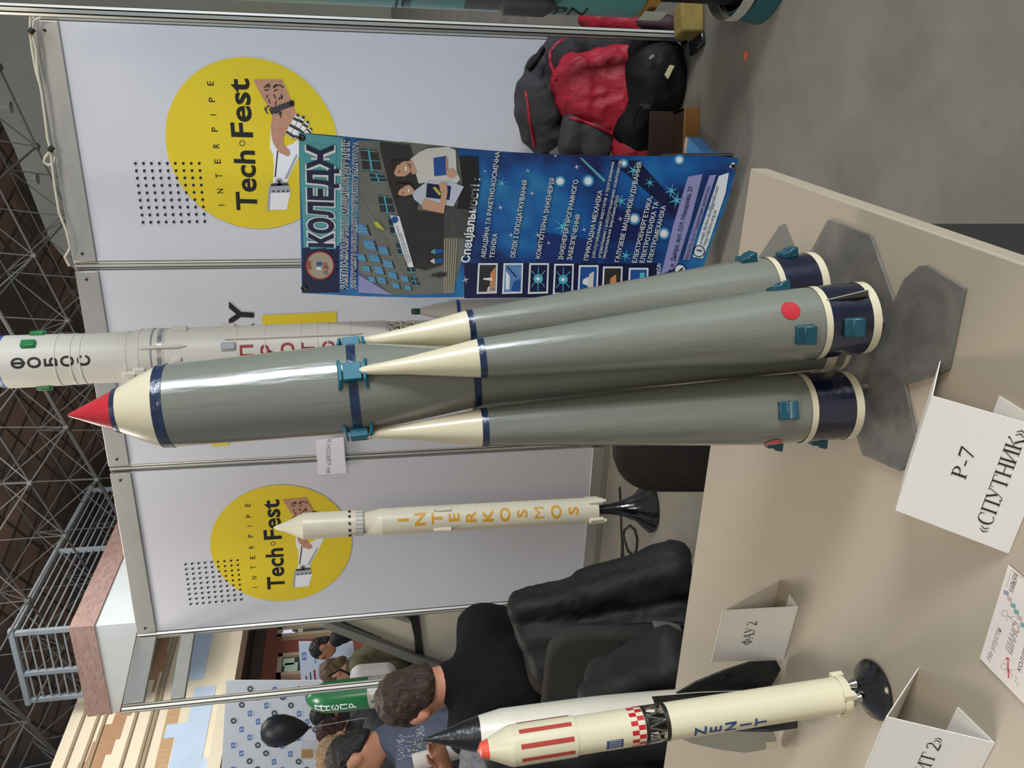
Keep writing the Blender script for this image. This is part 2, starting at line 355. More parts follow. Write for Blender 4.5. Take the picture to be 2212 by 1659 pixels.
doorway('door_2', [(602, 1464), (760, 1408)], TAN, GLASSD, [(.15, .6, .75, .93, GREENP), (.5, .85, .8, .96, GREENP)])
# concrete wall behind everything, and the dome
OLIVE = mat('olive_concrete', (166, 163, 149), .8, var=.08, scale=.6)
mb = MB(); mb.box((4, 26.2, 7), (60, .4, 14), OLIVE); tag(mb.build('wall_back', smooth=False), kind='structure')
fh = nrm([FWD[0], FWD[1], 0]); rh = np.array([fh[1], -fh[0], 0])
CO = ORG*0+fh*25+np.array([0, 0, 5.2]); CB = nrm(-fh*13+np.array([0, 0, 3.5])); CN = nrm(np.cross(CB, rh)); CN = CN if CN[2] < 0 else -CN
DOME = bpy.data.materials.new('brown_roof_decking'); DOME.use_nodes = True
def _dome():
    N = DOME.node_tree.nodes; L = DOME.node_tree.links; b = N['Principled BSDF']; b.inputs['Roughness'].default_value = .8
    tc = N.new('ShaderNodeTexCoord'); br = N.new('ShaderNodeTexBrick'); mp = N.new('ShaderNodeMapping'); L.new(tc.outputs['UV'], mp.inputs[0]); L.new(mp.outputs[0], br.inputs['Vector'])
    br.inputs['Color1'].default_value = (*lin((122, 96, 80)), 1); br.inputs['Color2'].default_value = (*lin((100, 80, 70)), 1); br.inputs['Mortar'].default_value = (*lin((52, 42, 36)), 1)
    br.inputs['Scale'].default_value = 1.0; br.inputs['Brick Width'].default_value = .7; br.inputs['Row Height'].default_value = .42; br.inputs['Mortar Size'].default_value = .03; br.offset = 0
    n = N.new('ShaderNodeTexNoise'); n.inputs['Scale'].default_value = .45; L.new(mp.outputs[0], n.inputs['Vector'])
    mx = N.new('ShaderNodeMix'); mx.data_type = 'RGBA'; mx.inputs[7].default_value = (*lin((62, 57, 54)), 1); r = N.new('ShaderNodeValToRGB'); r.color_ramp.elements[0].position = .45; r.color_ramp.elements[1].position = .6
    L.new(n.outputs['Fac'], r.inputs[0]); L.new(r.outputs[0], mx.inputs[0]); L.new(br.outputs['Color'], mx.inputs[6]); L.new(mx.outputs[2], b.inputs['Base Color'])
_dome()
edge = [(-200, 60), (0, 258), (30, 320), (60, 398), (85, 462), (110, 522), (150, 572), (190, 610), (260, 690)]
E3 = [at_plane(x, y, CO, CN) for x, y in edge]
uv_of = lambda p: (float(np.dot(p-CO, rh)), float(np.dot(p-CO, CB)))
outl = [uv_of(p) for p in E3]
pts2 = outl+[(outl[-1][0], -4), (-27, -4), (-27, outl[0][1]+1)]
mb = MB(); mb.prism([CO+rh*u+CB*v for u, v in pts2], -CN*.25, DOME)
o = tag(mb.build('ceiling', smooth=False), kind='structure')
uvl = o.data.uv_layers.new(name='UV')
for lp in o.data.loops:
    u, v = uv_of(np.array(o.data.vertices[lp.vertex_index].co)); c, s = math.cos(.62), math.sin(.62); uvl.data[lp.index].uv = (c*u-s*v, s*u+c*v)
# space frame under the dome
STRUT = mat('grey_strut_paint', (84, 83, 81), .7, 0)
def strut_mb():
    mb = MB(); g = 1.3; c, s = math.cos(.70), math.sin(.70); lim = outl
    def top(i, j): u, v = (i*g*c-j*g*s, i*g*s+j*g*c+4); return u, v, CO+rh*u+CB*v+CN*.35
    def low(i, j): u, v = ((i+.5)*g*c-(j+.5)*g*s, (i+.5)*g*s+(j+.5)*g*c+4); return u, v, CO+rh*u+CB*v+CN*1.5
    def ok(u, v):
        if u < -21 or v < -3 or v > 13: return False
        b = np.interp(v, [p[1] for p in sorted(lim, key=lambda q: q[1])], [p[0] for p in sorted(lim, key=lambda q: q[1])]); return u < b-.2
    def seg(A, B, r):
        if ok(A[0], A[1]) and ok(B[0], B[1]): mb.tube([A[2], B[2]], r, STRUT, 6)
    for i in range(-22, 23):
        for j in range(-22, 23):
            t = top(i, j); l = low(i, j)
            seg(t, top(i+1, j), .013); seg(t, top(i, j+1), .013); seg(l, low(i+1, j), .034 if j % 3 == 0 else .017); seg(l, low(i, j+1), .015)
            for q in ((i, j), (i+1, j), (i, j+1), (i+1, j+1)): seg(l, top(*q), .011)
            if ok(l[0], l[1]): mb.lathe([(.0, -.07), (.06, -.03), (.06, .03), (0, .07)], STRUT, 8, Matrix.Translation(Vector(l[2].tolist())), cap=False)
    return mb
tag(strut_mb().build('ceiling_frame', smooth=True), kind='structure')
LAMPG = mat('lamp_reflector', (168, 166, 158), .35, .3)
for k, (x, y) in enumerate([(18, 232), (75, 386), (42, 404), (8, 436)]):
    a = at_d(x, y, 17.0); t = thing('pendant_lamp', ['grey bell lamp hanging highest against the concrete wall', 'grey bell lamp hanging just outside the dark dome edge', 'small pale lamp hanging just inside the dark dome edge', 'small pale lamp hanging second inside the dark dome edge'][k], 'lamp', a, group='lamps hanging under the dome')
    mb = MB(); mb.lathe([(.03, .16), (.05, .12), (.06, .02), (.12, -.06), (.11, -.06), (.05, .02), (.02, .1)], LAMPG, 16, cap=False); mb.build('shade', t)
    mb = MB(); mb.tube([(0, 0, .15), (0, 0, 2.6)], .012, DKMETAL, 5); mb.build('rod', t)
WROD = mat('white_fluorescent_tube', (215, 222, 226), .4, emit=.35)
for k, (p, q, lb) in enumerate([((48, 855), (100, 852), 'short white tube lamp left of the red rocket tip, under dome'), ((0, 928), (54, 925), 'white tube lamp below the tallest strut crossing, at top edge'), ((0, 647), (25, 646), 'white tube lamp right of the tall white rocket top'), ((48, 563), (92, 560), 'white tube lamp near the dome edge above second panel'), ((160, 1105), (208, 1108), 'white tube lamp just above third panel rail')]):
    A, B = at_d(*p, 18.3), at_d(*q, 18.3); t = thing('tube_lamp', lb, 'lamp', (A+B)/2, group='upright tube lamps among the struts')
    mb = MB(); mb.tube([A-(A+B)/2, B-(A+B)/2], .03, WROD, 8); mb.build('tube', t)
    mb = MB(); mb.box(tuple((B-A)/2), (.12, .12, .06), STRUT); mb.build('holder', t)
# gallery block with brick parapet and railing
BRICK = bpy.data.materials.new('pink_brick_cladding'); BRICK.use_nodes = True
N = BRICK.node_tree.nodes; L = BRICK.node_tree.links; br = N.new('ShaderNodeTexBrick'); tc = N.new('ShaderNodeTexCoord'); L.new(tc.outputs['UV'], br.inputs['Vector'])
br.inputs['Color1'].default_value = (*lin((178, 142, 132)), 1); br.inputs['Color2'].default_value = (*lin((148, 120, 116)), 1); br.inputs['Mortar'].default_value = (*lin((170, 148, 140)), 1); br.inputs['Scale'].default_value = 1; br.inputs['Brick Width'].default_value = .11; br.inputs['Row Height'].default_value = .045; br.inputs['Mortar Size'].default_value = .006
L.new(br.outputs['Color'], N['Principled BSDF'].inputs['Base Color']); N['Principled BSDF'].inputs['Roughness'].default_value = .8
PBW = mat('pale_grey_gallery_plaster', (206, 212, 214), .7, var=.06, scale=1.0)
GX, GY, GZ0, GZ1 = -8.9, 11.6, 5.56, 5.93
mb = MB(); zc_ = float(at_y(296, 1365, GY)[2])-.05; mb.prism([(GX, GY, GZ0), (GX, GY, zc_), (XW, GY, GZ0-.12), (XW, GY, GZ0)], (0, 19-GY, 0), PBW)
tag(mb.build('wall_gallery', smooth=False), kind='structure')
mb = MB(); mb.box(((XW+GX)/2, (GY+19)/2, (GZ1+GZ0)/2), (GX-XW+.06, 19-GY+.06, GZ1-GZ0), BRICK)
o = tag(mb.build('trim_gallery', smooth=False), kind='structure'); uvl = o.data.uv_layers.new(name='UV')
for p in o.data.polygons:
    for li in p.loop_indices:
        c = o.data.vertices[o.data.loops[li].vertex_index].co; uvl.data[li].uv = (c.y if abs(p.normal.x) > .5 else c.x, c.z)
RH = .86
t = thing('gallery_railing', 'blue grey steel railing standing on the pink brick gallery', 'railing', (GX, GY, GZ1)); BGS = mat('blue_grey_steel', (150, 160, 168), .5, .2)
def rail_posts(pts):
    for p in pts: mb = MB(); mb.box((p[0]-GX, p[1]-GY, RH/2), (.07, .07, RH), BGS); mb.build('post', t)
rail_posts([(GX-.05, GY+.05), (GX-.85, GY+.05), (GX-1.4, GY+.05), (GX-.05, GY+2.3), (GX-.05, GY+4.5)])
mb = MB(); mb.box((-.72, .05, RH), (1.5, .09, .08), BGS); mb.box((-.05, 2.3, RH), (.09, 4.6, .08), BGS); mb.build('handrail', t)
for k in range(6):
    z = .12+.125*k; mb = MB(); mb.tube([(-1.4, .05, z), (-.05, .05, z), (-.05, 4.6, z)], .014, BGS, 6); mb.build('bar', t)

# ================================================================ exhibition stand
WY = 3.79
def post(x, y, h=2.5):
    mb = MB(); n = 8; P = []
    for k in range(n):                                       # octagonal system post with eight grooves
        a = 2*PI*(k+.5)/n; w_ = PI/n
        for da, r in ((-.62*w_, .021), (-.3*w_, .0215), (-.28*w_, .013), (.28*w_, .013), (.3*w_, .0215), (.62*w_, .021)): P.append((r*math.cos(a+da), r*math.sin(a+da)))
    prof = [(a, b, 0) for a, b in P]; nn = len(P)
    V = prof+[(a, b, h) for a, b in P]; mb.add(V, [(k, (k+1) % nn, nn+(k+1) % nn, nn+k) for k in range(nn)]+[tuple(range(nn, 2*nn))], [ALU if (k % 6) not in (1, 2, 3) else ALU_D for k in range(nn)]+[ALU_D])
    return mb
POSTS = [((0, 3.815), 'aluminium post behind the near one, at right end of the panel wall', 'wall'), ((-1, 3.815), 'aluminium post joining the large yellow circle panel to the middle panel', 'wall'), ((-2, 3.815), 'aluminium post with the small white name card taped on', 'wall'),
         ((-3.0, 3.80), 'aluminium corner post between third panel and the open frame', 'wall'), ((-3.108, 3.388), 'aluminium post at the free end of the open frame', 'x'), ((.012, 3.34), 'aluminium post standing alone before the red jacket', 'x')]
for (x, y), lb, g in POSTS:
    o = post(x, y, 2.5 if x != .012 else 2.52).build('aluminium_post', smooth=False, loc=(x, y, 0)); tag(o, lb, 'post', 'aluminium stand posts')
    if lb.startswith('aluminium post standing'):
        mb = MB(); mb.lathe([(.03, 0), (.03, .012), (.01, .014)], DKMETAL, 16); mb.build('foot', o)
def beam(t, name, a, b, z0, z1, d, m=RAIL, screws=True):
    a, b = np.array(a), np.array(b); c = (a+b)/2; L_ = np.linalg.norm(b-a); ang = math.atan2(b[1]-a[1], b[0]-a[0]); mb = MB()
    R = rz(ang); M = Matrix.Translation(Vector((c[0], c[1], (z0+z1)/2))) @ R.to_4x4()
    mb.box((0, 0, 0), (L_, d, z1-z0), m, M); o = mb.build(name, t, bevel=.003)
    if screws:
        for s_ in (-1, 1):
            mb = MB(); mb.lathe([(.006, 0), (.006, .004), (.003, .005)], DKMETAL, 12, M @ Matrix.Translation(Vector((s_*(L_/2-.035), -d/2, .005))) @ Matrix.Rotation(PI/2, 4, 'X')); mb.build('screw', o)
    return o
def panel(k, label):
    t = thing('exhibition_panel', label, 'panel', (-k-.5, WY, 0), group='white exhibition stand panels')
    mb = MB(); mb.box((0, .012, 1.24), (.955, .02, 2.36), BOARD)
    beam(t, 'top_rail', (-.478, .01), (.478, .01), 2.405, 2.5, .036); beam(t, 'bottom_rail', (-.478, .01), (.478, .01), .03, .095, .036, screws=False)
    return t, mb
def crop1(cx, cy): return (cx/2.3697, cy/2.3697)
wall_at = lambda x, y: at_y(x, y, WY)
# the yellow circle logo is read off the nearest panel once, in units of its radius, then printed on both panels
a_, b_, c_, d_ = [wall_at(*crop1(*q)) for q in ((1330, 1172), (1260, 290), (845, 690), (1728, 690))]
LC = np.array([(a_[0]+b_[0])/2, (c_[2]+d_[2])/2]); LR = ((b_[0]-a_[0])+(c_[2]-d_[2]))/4
def logo(mb, cx, cz, R, org):
    def at(x, y): p = wall_at(*crop1(x, y)); return np.array([cx+(p[0]-LC[0])*R/LR-org[0], 0, cz+(p[2]-LC[1])*R/LR-org[2]])
    s = Sheet(mb, at, (0, -1, 0), .0006)
    mb.poly([(cx-org[0]+R*math.cos(2*PI*k/64), -.0004, cz-org[2]+R*math.sin(2*PI*k/64)) for k in range(64)], YELLOW)
    A, B, C_, D_ = [np.array(q, float) for q in ((693, 836), (1020, 836), (732, 1138), (1048, 1133))]
    for i in range(9):
        for j in range(9):
            u, v = i/8, j/8; s.disc((A*(1-u)*(1-v)+B*u*(1-v)+C_*(1-u)*v+D_*u*v), 7.5, BLACK, 2, 12)
    for ch, y in zip('INTERPIPE', (1050, 978, 900, 826, 747, 663, 588, 511, 427)):
        u = (1050-y)/623; x = 1150+(1093-1150)*u; w_ = 4 if ch == 'I' else 22
        s.text(ch, (x+.04*w_, y+w_/2), (x-.04*w_, y-w_/2), 34, BLACK, 2, .005)
    s.text('Tech', (1316, 1078), (1301, 772), 108, BLACK, 2, .022); s.text('Fest', (1293, 703), (1271, 403), 112, BLACK, 2, .022)
    s.ring((1240, 733), 15, 4, DGREY, 2)
    P = lambda Q, m, l=2: s.poly(Q, m, l)
    P([(1372, 988), (1488, 984), (1468, 1073), (1366, 1075)], WHITEP); P([(1372, 988), (1385, 988), (1380, 1075), (1366, 1075)], GREYP, 3)
    P([(1378, 950), (1392, 936), (1476, 934), (1482, 960), (1488, 984), (1372, 988)], GREYP); P([(1388, 940), (1474, 937), (1478, 948), (1386, 953)], DGREY, 3)
    for q in (1395, 1420, 1445, 1468): P([(q, 984), (q+10, 984), (q+10, 974), (q, 974)], DGREY, 3)
    P([(1398, 936), (1402, 850), (1398, 790), (1382, 760), (1385, 650), (1400, 610), (1420, 640), (1430, 760), (1500, 735), (1545, 700), (1560, 720), (1530, 800), (1490, 880), (1470, 930)], WHITEP)
    P([(1405, 905), (1412, 905), (1425, 770), (1418, 770)], DGREY, 3); P([(1455, 915), (1470, 915), (1525, 790), (1515, 790)], GREYP, 3); s.disc((1430, 930), 20, GREYP, 3); s.disc((1430, 930), 9, DGREY, 4)
    P([(1296, 406), (1443, 405), (1478, 480), (1502, 552), (1522, 590), (1515, 640), (1480, 660), (1452, 690), (1450, 735), (1482, 770), (1486, 790), (1470, 798), (1430, 780), (1400, 735), (1388, 690), (1386, 640), (1396, 590), (1372, 545), (1340, 490), (1318, 450)], SKINP, 4)
    random.seed(3)
    for q in range(26):                                      # the drawn tattoo: curling dark strokes on the forearm
        x, y = random.uniform(1350, 1450), random.uniform(425, 575); a = random.uniform(0, PI); l = random.uniform(14, 30)
        s.line((x, y), (x+l*math.cos(a), y+l*math.sin(a)), 7, DGREY, 5)
    P([(1376, 556), (1496, 512), (1506, 540), (1386, 582)], DGREY, 6); s.disc((1493, 526), 14, BLACK, 7)
    for j, (x0, y0, x1, y1) in enumerate([(1470, 690, 1525, 590), (1492, 705, 1552, 600), (1515, 710, 1575, 625), (1535, 712, 1592, 660)]):
        s.line((x0, y0), (x1, y1), 24, WHITEP, 5); a, b = np.array((x0, y0), float), np.array((x1, y1), float)
        for u in (.1, .45, .8, 1.0): c = a+(b-a)*u; s.line(c-(b-a)*.06, c+(b-a)*.06, 25 if u < 1 else 16, DGREY, 6)
t1, mb = panel(0, 'white panel with the large yellow circle, behind the blue banner'); org = np.array(t1.location); logo(mb, LC[0], LC[1], LR, org); mb.build('board', t1)
t2, mb = panel(1, 'white panel behind the tall white rocket, with black letters and yellow blocks'); org = np.array(t2.location)
s = Sheet(mb, lambda x, y: wall_at(x, y)-org, (0, -1, 0), .0006)
s.text('RY', (545.5, 741), (547, 655), 53, BLACK, 1, .028)
s.quad((566, 681), (727, 674), (728, 704+40), (567, 712+40), YELLOW); s.quad((456, 940), (494, 938), (494, 962), (456, 964), YELLOW)
mb.build('board', t2)
t3, mb = panel(2, 'white panel with the smaller-looking yellow circle, behind the slim gold-lettered rocket'); org = np.array(t3.location)
L3 = [wall_at(*q) for q in ((455, 1205), (762, 1165), (620, 1048), (600, 1298))]
logo(mb, (L3[2][0]+L3[3][0])/2, (L3[0][2]+L3[1][2])/2, ((L3[2][0]-L3[3][0])+(L3[0][2]-L3[1][2]))/4, org); mb.build('board', t3)
# open header frame at the left end
t = thing('header_frame', 'open aluminium header frame of two rails at left end', 'frame', (-3.05, 3.59, 0))
z1, z2 = at_y(394, 1370, 3.79)[2], at_y(422, 1368, 3.79)[2]
loc = lambda p: (p[0]+3.05, p[1]-3.59)
beam(t, 'upper_rail', loc((-3.005, 3.775)), loc((-3.1, 3.405)), 2.405, 2.5, .03); beam(t, 'lower_rail', loc((-3.005, 3.775)), loc((-3.1, 3.405)), z2, z1, .03)
# steel cable clipped along the panel tops
CABLE = mat('beige_cable_sheath', (206, 198, 180), .5)
mb = MB(); cp = [(150, 575), (140, 556), (152, 535), (144, 500), (128, 460), (118, 400), (112, 350), (110, 325), (103, 300), (98, 260), (90, 200), (82, 160), (78, 110), (70, 70), (74, 45), (95, 34)]
mb.tube([at_y(x, y, 3.74) for x, y in cp], .0055, CABLE, 8)
mb.tube([at_y(x, y, 3.745) for x, y in [(108, 328), (97, 340), (95, 350), (104, 357), (116, 352), (118, 340), (110, 328)]], .0055, CABLE, 8)
mb.tube([at_y(x, y, 3.745) for x, y in [(84, 175), (77, 150), (70, 110), (65, 70), (66, 36)]], .0055, CABLE, 8)
o = tag(mb.build('steel_cable'), 'beige looped cable hanging over the top of the circle panel', 'cable')
for x, y in ((110, 325), (68, 70)):
    mb = MB(); mb.tube([at_y(x-3, y+1, 3.737), at_y(x+4, y-8, 3.737)], .011, DKMETAL, 10); mb.build('clamp', o)
# ---------------------------------------------------------------- the table
TT = mat('cream_table_laminate', (176, 163, 142), .42, 0, .4, var=.02, scale=3); TE = mat('cream_edge_band', (206, 194, 168), .5); TL = mat('black_table_leg', (26, 25, 24), .5)
TX1, TY1, TY0, TX0 = -.165, 1.127, .33, -2.05
t = thing('display_table', 'long cream table carrying the three model rockets and name cards', 'table', ((TX0+TX1)/2, (TY0+TY1)/2, 0)); cx, cy = (TX0+TX1)/2, (TY0+TY1)/2
mb = MB(); mb.box((0, 0, .737), (TX1-TX0, TY1-TY0, .026), TT); mb.build('tabletop', t, bevel=.002)
mb = MB(); mb.box((TX1-cx-.03, -.11, .362), (.03, .42, .724), TL); mb.build('leg', t, bevel=.002)
mb = MB(); mb.box((TX0-cx+.05, -.11, .362), (.03, .42, .724), TL); mb.build('leg', t, bevel=.002)
mb = MB(); mb.box((0, 0, .55), (TX1-TX0-.1, .02, .3), TL); mb.build('modesty_panel', t)
# ================================================================ the R-7 model
def rband(prof):                                            # radius at height z of a profile
    zs = [p[1] for p in prof]; rs = [p[0] for p in prof]; return lambda z: float(np.interp(z, zs, rs))
RB = np.array([-.308, .80, .757]); RT = at_y(145, 897, .80)
RL = float(np.linalg.norm(RT-RB))
t = thing('rocket_model', 'large grey-green rocket with red tip and four cream-coned boosters', 'model rocket', RB, lean(RB, RT))
def zl(x, y): return float((at_y(x, y, .80)-RB)@nrm(RT-RB))
z_rw, z_wg, z_br, z_b2 = zl(252, 893), zl(352, 882), zl(760, 850), zl(1022, 850)
mb = MB(); mb.lathe([(.0205, z_rw), (.0160, z_rw+(RL-z_rw)*.25), (.0110, z_rw+(RL-z_rw)*.5), (.0057, z_rw+(RL-z_rw)*.75), (.0018, RL-.002), (0, RL)], RED, 40); mb.build('nose_cone', t)
mb = MB(); mb.lathe([(.0408, z_wg), (.0390, z_wg+(z_rw-z_wg)*.12), (.0342, z_wg+(z_rw-z_wg)*.38), (.0282, z_wg+(z_rw-z_wg)*.66), (.0205, z_rw)], CREAM, 48); o = mb.build('upper_stage', t)
mb = MB(); mb.lathe([(.0232, z_rw-.0045), (.0215, z_rw+.0005)], STRIPE, 48, cap=False); mb.build('stripe', o)
core = [(.030, .035), (.030, .30), (.031, z_b2-.01), (.0455, z_br-.015), (.0455, z_br+.02), (.0412, z_wg)]
cr = rband(core)
mb = MB(); mb.lathe([(.022, .02), (.030, .022)]+core, R7GREY, 56); o = mb.build('core_stage', t)
mb = MB(); mb.lathe([(cr(z_wg-.009)+.0006, z_wg-.009), (.0416, z_wg+.001)], STRIPE, 56, cap=False); mb.build('stripe', o)
mb = MB(); mb.lathe([(cr(z_br-.008)+.0007, z_br-.008), (cr(z_br+.001)+.0007, z_br+.001)], STRIPE, 56, cap=False); mb.build('stripe', o)
mb = MB(); mb.lathe([(cr(z_b2-.005)+.0007, z_b2-.005), (cr(z_b2+.002)+.0007, z_b2+.002)], STRIPE, 56, cap=False); mb.build('stripe', o)
mb = MB(); mb.lathe([(.0306, .036), (.0306, .048)], CREAM, 56, cap=False); mb.lathe([(.0306, .02), (.0306, .026)], CREAM, 56, cap=False); mb.build('stripe', o)
BL = .0
def vent_mesh(mb, r, z, a, s=.0095):
    # wedge shaped fairing standing on the skin
    P = []
    M = Matrix.Rotation(a, 4, 'Z') @ Matrix.Translation(Vector((r-.002, 0, z)))
    A = [(0, -s, -s), (0, -s, s), (.010, -s, -s*.9), (.0085, -s, -s*.1), (.0065, -s, s*.1), (.0045, -s, s)]
    prof = [(0, -s), (.0115, -s*.95), (.009, -s*.05), (.0065, s*.15), (.006, s), (0, s)]
    mb.prism([(x, -s, zz) for x, zz in prof], (0, 2*s, 0), TEAL, M)
bt = lambda a: np.array([(cr(z_br-.006)+.0045)*math.cos(a), (cr(z_br-.006)+.0045)*math.sin(a), z_br-.006])
bb = lambda a: np.array([.0735*math.cos(a), .0735*math.sin(a), .030])
BLEN = float(np.linalg.norm(bt(0)-bb(0)))
zb = .232*BLEN; zs = BLEN-zb
bprof = [(.0335, 0), (.0368, .002), (.0372, .058), (.0376, .085), (.0372, .11), (.0195, zs), (.0036, BLEN-.004), (.0022, BLEN)]
br_ = rband(bprof)
OFF = math.radians(-3)
for k, ang in enumerate((-45, -135, 45, 135)):
    a = math.radians(ang)+OFF; base, top = bb(a), bt(a)
    M = Matrix.Translation(Vector(base.tolist())) @ lean(base, top).to_4x4() @ Matrix.Identity(4)
    mb = MB(); mb.lathe([p for p in bprof if p[1] <= zs], R7GREY, 48, M); bo = mb.build('booster', t)
    mb = MB(); mb.lathe([(.0194, zs), (.0155, zs+.025), (.0085, zs+.072), (.0036, BLEN-.003), (.002, BLEN)], CREAM, 40, M); mb.build('booster_nose', bo)
    mb = MB(); mb.lathe([(br_(zs-.006)+.0005, zs-.006), (.0198, zs+.0005)], STRIPE, 40, M, cap=False); mb.build('stripe', bo)
    mb = MB(); mb.lathe([(.0374, .009), (.0378, .052)], NAVY, 48, M, cap=False); mb.build('engine_section', bo)
    mb = MB(); mb.lathe([(.0340, -.001), (.0376, .0), (.0378, .009)], CREAM, 48, M, cap=False); mb.build('ring', bo); mb = MB(); mb.lathe([(.0379, .052), (.0381, .059)], CREAM, 48, M, cap=False); mb.build('ring', bo)
    mb = MB()
    Ma = M
    s_ = MB(); rr = .0381; zc = .094; ac = a+math.radians(3)
    P = [(rr*math.cos(ac+.0098*math.cos(q)/rr), rr*math.sin(ac+.0098*math.cos(q)/rr), zc+.0098*math.sin(q)) for q in [2*PI*i/28 for i in range(28)]]
    s_.add([(rr*math.cos(ac)+.0002, rr*math.sin(ac), zc)]+P, [(0, i+1, (i+1) % 28+1) for i in range(28)], RED, M); s_.build('red_disc', bo, angle=180)
    for da, zz in ((-36, .083), (-33, .032), (72, .088)):
        v = MB(); vent_mesh(v, .0376, zz, a+math.radians(da)); v.v = [tuple(M @ Vector(p)) for p in v.v]; v.build('vent', bo, bevel=.0012)
    v = MB(); Mf = M @ Matrix.Rotation(a+math.radians({0: 14, 2: -6}.get(k, 12)), 4, 'Z'); fh_ = {0: .048, 2: .078}.get(k, .055)
    if k != 1: v.prism([(.036, -.0006, .062), (.036, -.0006, .008), (fh_, -.0006, .014), (fh_-.002, -.0006, .022)], (0, .0012, 0), mat('dull_tin_fin', (120, 116, 106), .55, .4), Mf); v.build('fin', bo)
    for q in range(4):
        v = MB(); x, y = .016*math.cos(q*PI/2+a), .016*math.sin(q*PI/2+a)
        v.lathe([(.007, -.006), (.006, -.002), (.006, .004)], CREAMW, 16, M @ Matrix.Translation(Vector((x, y, 0))), cap=False); v.build('nozzle', bo)
    # teal bracket that ties the cone to the core
    v = MB(); MBk = Matrix.Translation(Vector((0, 0, z_br-.004))) @ Matrix.Rotation(a, 4, 'Z') @ Matrix.Translation(Vector((cr(z_br)+.004, 0, 0)))
    BTEAL = mat('shade_lifted_teal', (28, 106, 126), .4, 0, .4, var=.1, scale=40); v.box((0, 0, 0), (.009, .018, .018), BTEAL, MBk)  # teal lightened in the colour to offset the back-lit shade on the brackets
    v.prism([(-.006, -.016, .012), (-.006, .016, .012), (.004, .009, .010), (.004, -.009, .010)], (0, 0, .003), BTEAL, MBk)
    v.prism([(-.006, -.016, -.012), (-.006, .016, -.012), (.004, .009, -.010), (.004, -.009, -.010)], (0, 0, -.003), BTEAL, MBk)
    v.build('bracket', t, bevel=.0008)
# cross-shaped smoky base plate
PX = [(1930, 650), (1952, 603), (1985, 574), (2000, 572), (2083, 622), (2080, 640), (2048, 798), (2035, 806), (1955, 830), (1985, 985), (1943, 1018), (1930, 1012)]
Pw = [at_z(x, y, .754)[:2] for x, y in PX]+[np.array(q) for q in ((-.425, .745), (-.385, .79), (-.435, .86), (-.41, .925), (-.335, .935), (-.30, .885), (-.25, .935))]+[at_z(1788, 474, .754)[:2], at_z(1805, 478, .754)[:2], at_z(1880, 508, .754)[:2]]
PLm = Matrix(t.matrix_world).inverted()
mb = MB(); mb.prism([tuple(PLm @ Vector((float(x), float(y), .7505))) for x, y in Pw], tuple(PLm.to_3x3() @ Vector((0, 0, .0038))), PLEXI); mb.build('base_plate', t, bevel=.0008)
for k, ang in enumerate((-45, -135, 45, 135)):
    b = bb(math.radians(ang)+OFF); mb = MB(); mb.lathe([(.004, -.004), (.004, .032)], PLEXI, 16, Matrix.Translation(Vector((b[0]*.75, b[1]*.75, .0)))); mb.build('standoff', t)

# ================================================================ V-2 model
VB = np.array([-.842, .80, .752]); VT = at_y(913, 1598, .80); VL = VT[2]-VB[2]
V2W = mat('worn_white_enamel', (228, 222, 204), .36, 0, .5, var=.05, scale=20, coat=.1); V2K = mat('worn_black_enamel', (22, 22, 23), .34, 0, .5, var=.4, scale=40, bump=.25, bscale=60)
V2G = mat('pale_grey_fin_paint', (168, 168, 158), .5, var=.06, scale=20)
t = thing('rocket_model', 'black-nosed white rocket with four black and grey fins, beside the card reading ФАУ 2', 'model rocket', VB, lean(VB, VT))
zv = lambda x, y: float(at_y(x, y, .80)[2]-VB[2])
zn, zk = zv(1035, 1560), zv(1405, 1530)
mb = MB(); dn = VL-zn; mb.lathe([(.0225, zn), (.0185, zn+dn*.22), (.0118, zn+dn*.5), (.0055, zn+dn*.78), (.0008, VL)], V2K, 36); mb.build('nose_cone', t)
vprof = [(.0215, .02), (.0265, .06), (.0305, .12), (.0322, .19), (.0325, .25), (.0318, .29), (.0285, zn-.03), (.0225, zn)]
def vmat(i, a, m):
    z = vprof[i][1]; d = math.degrees(a) % 360
    return V2K if z < zk-.005 and (298 < d or d < 4 or 120 < d < 210) else V2W
vp = [(.0215, .02), (.0265, .06), (.0305, .12), (.0320, zk-.0002), (.0320, zk), (.0325, .25), (.0318, .29), (.0285, zn-.03), (.0225, zn)]; vprof = vp
mb = MB(); mb.lathe(vp, V2W, 60, fm=vmat); mb.build('fuselage', t)
vr = rband(vp)
va = math.radians
for ang, m_ in ((12, V2K), (-72, V2K), (-165, V2G), (105, V2W)):
    M = Matrix.Rotation(va(ang), 4, 'Z'); mb = MB()
    mb.prism([(.018, -.0016, .022), (.052, -.0016, .004), (.066, -.0016, .012), (.068, -.0016, .05), (.060, -.0016, .085), (.046, -.0016, .128), (.029, -.0016, .160), (.026, -.0016, .1)], (0, .0032, 0), m_, M)
    f_ = mb.build('fin', t, bevel=.0012)
    if m_ is V2G: mb = MB(); mb.box((.060, 0, .012), (.012, .008, .016), V2W, M); mb.build('tip_block', f_, bevel=.001)
mb = MB(); mb.lathe([(.018, .006), (.015, .02), (.0215, .021)], DKMETAL, 24, cap=False); mb.build('nozzle', t)
mb = MB(); wrap_patch(mb, vr, .235, zn-.01, va(-96), va(-94), V2W, .0006); mb.build('seam', t)

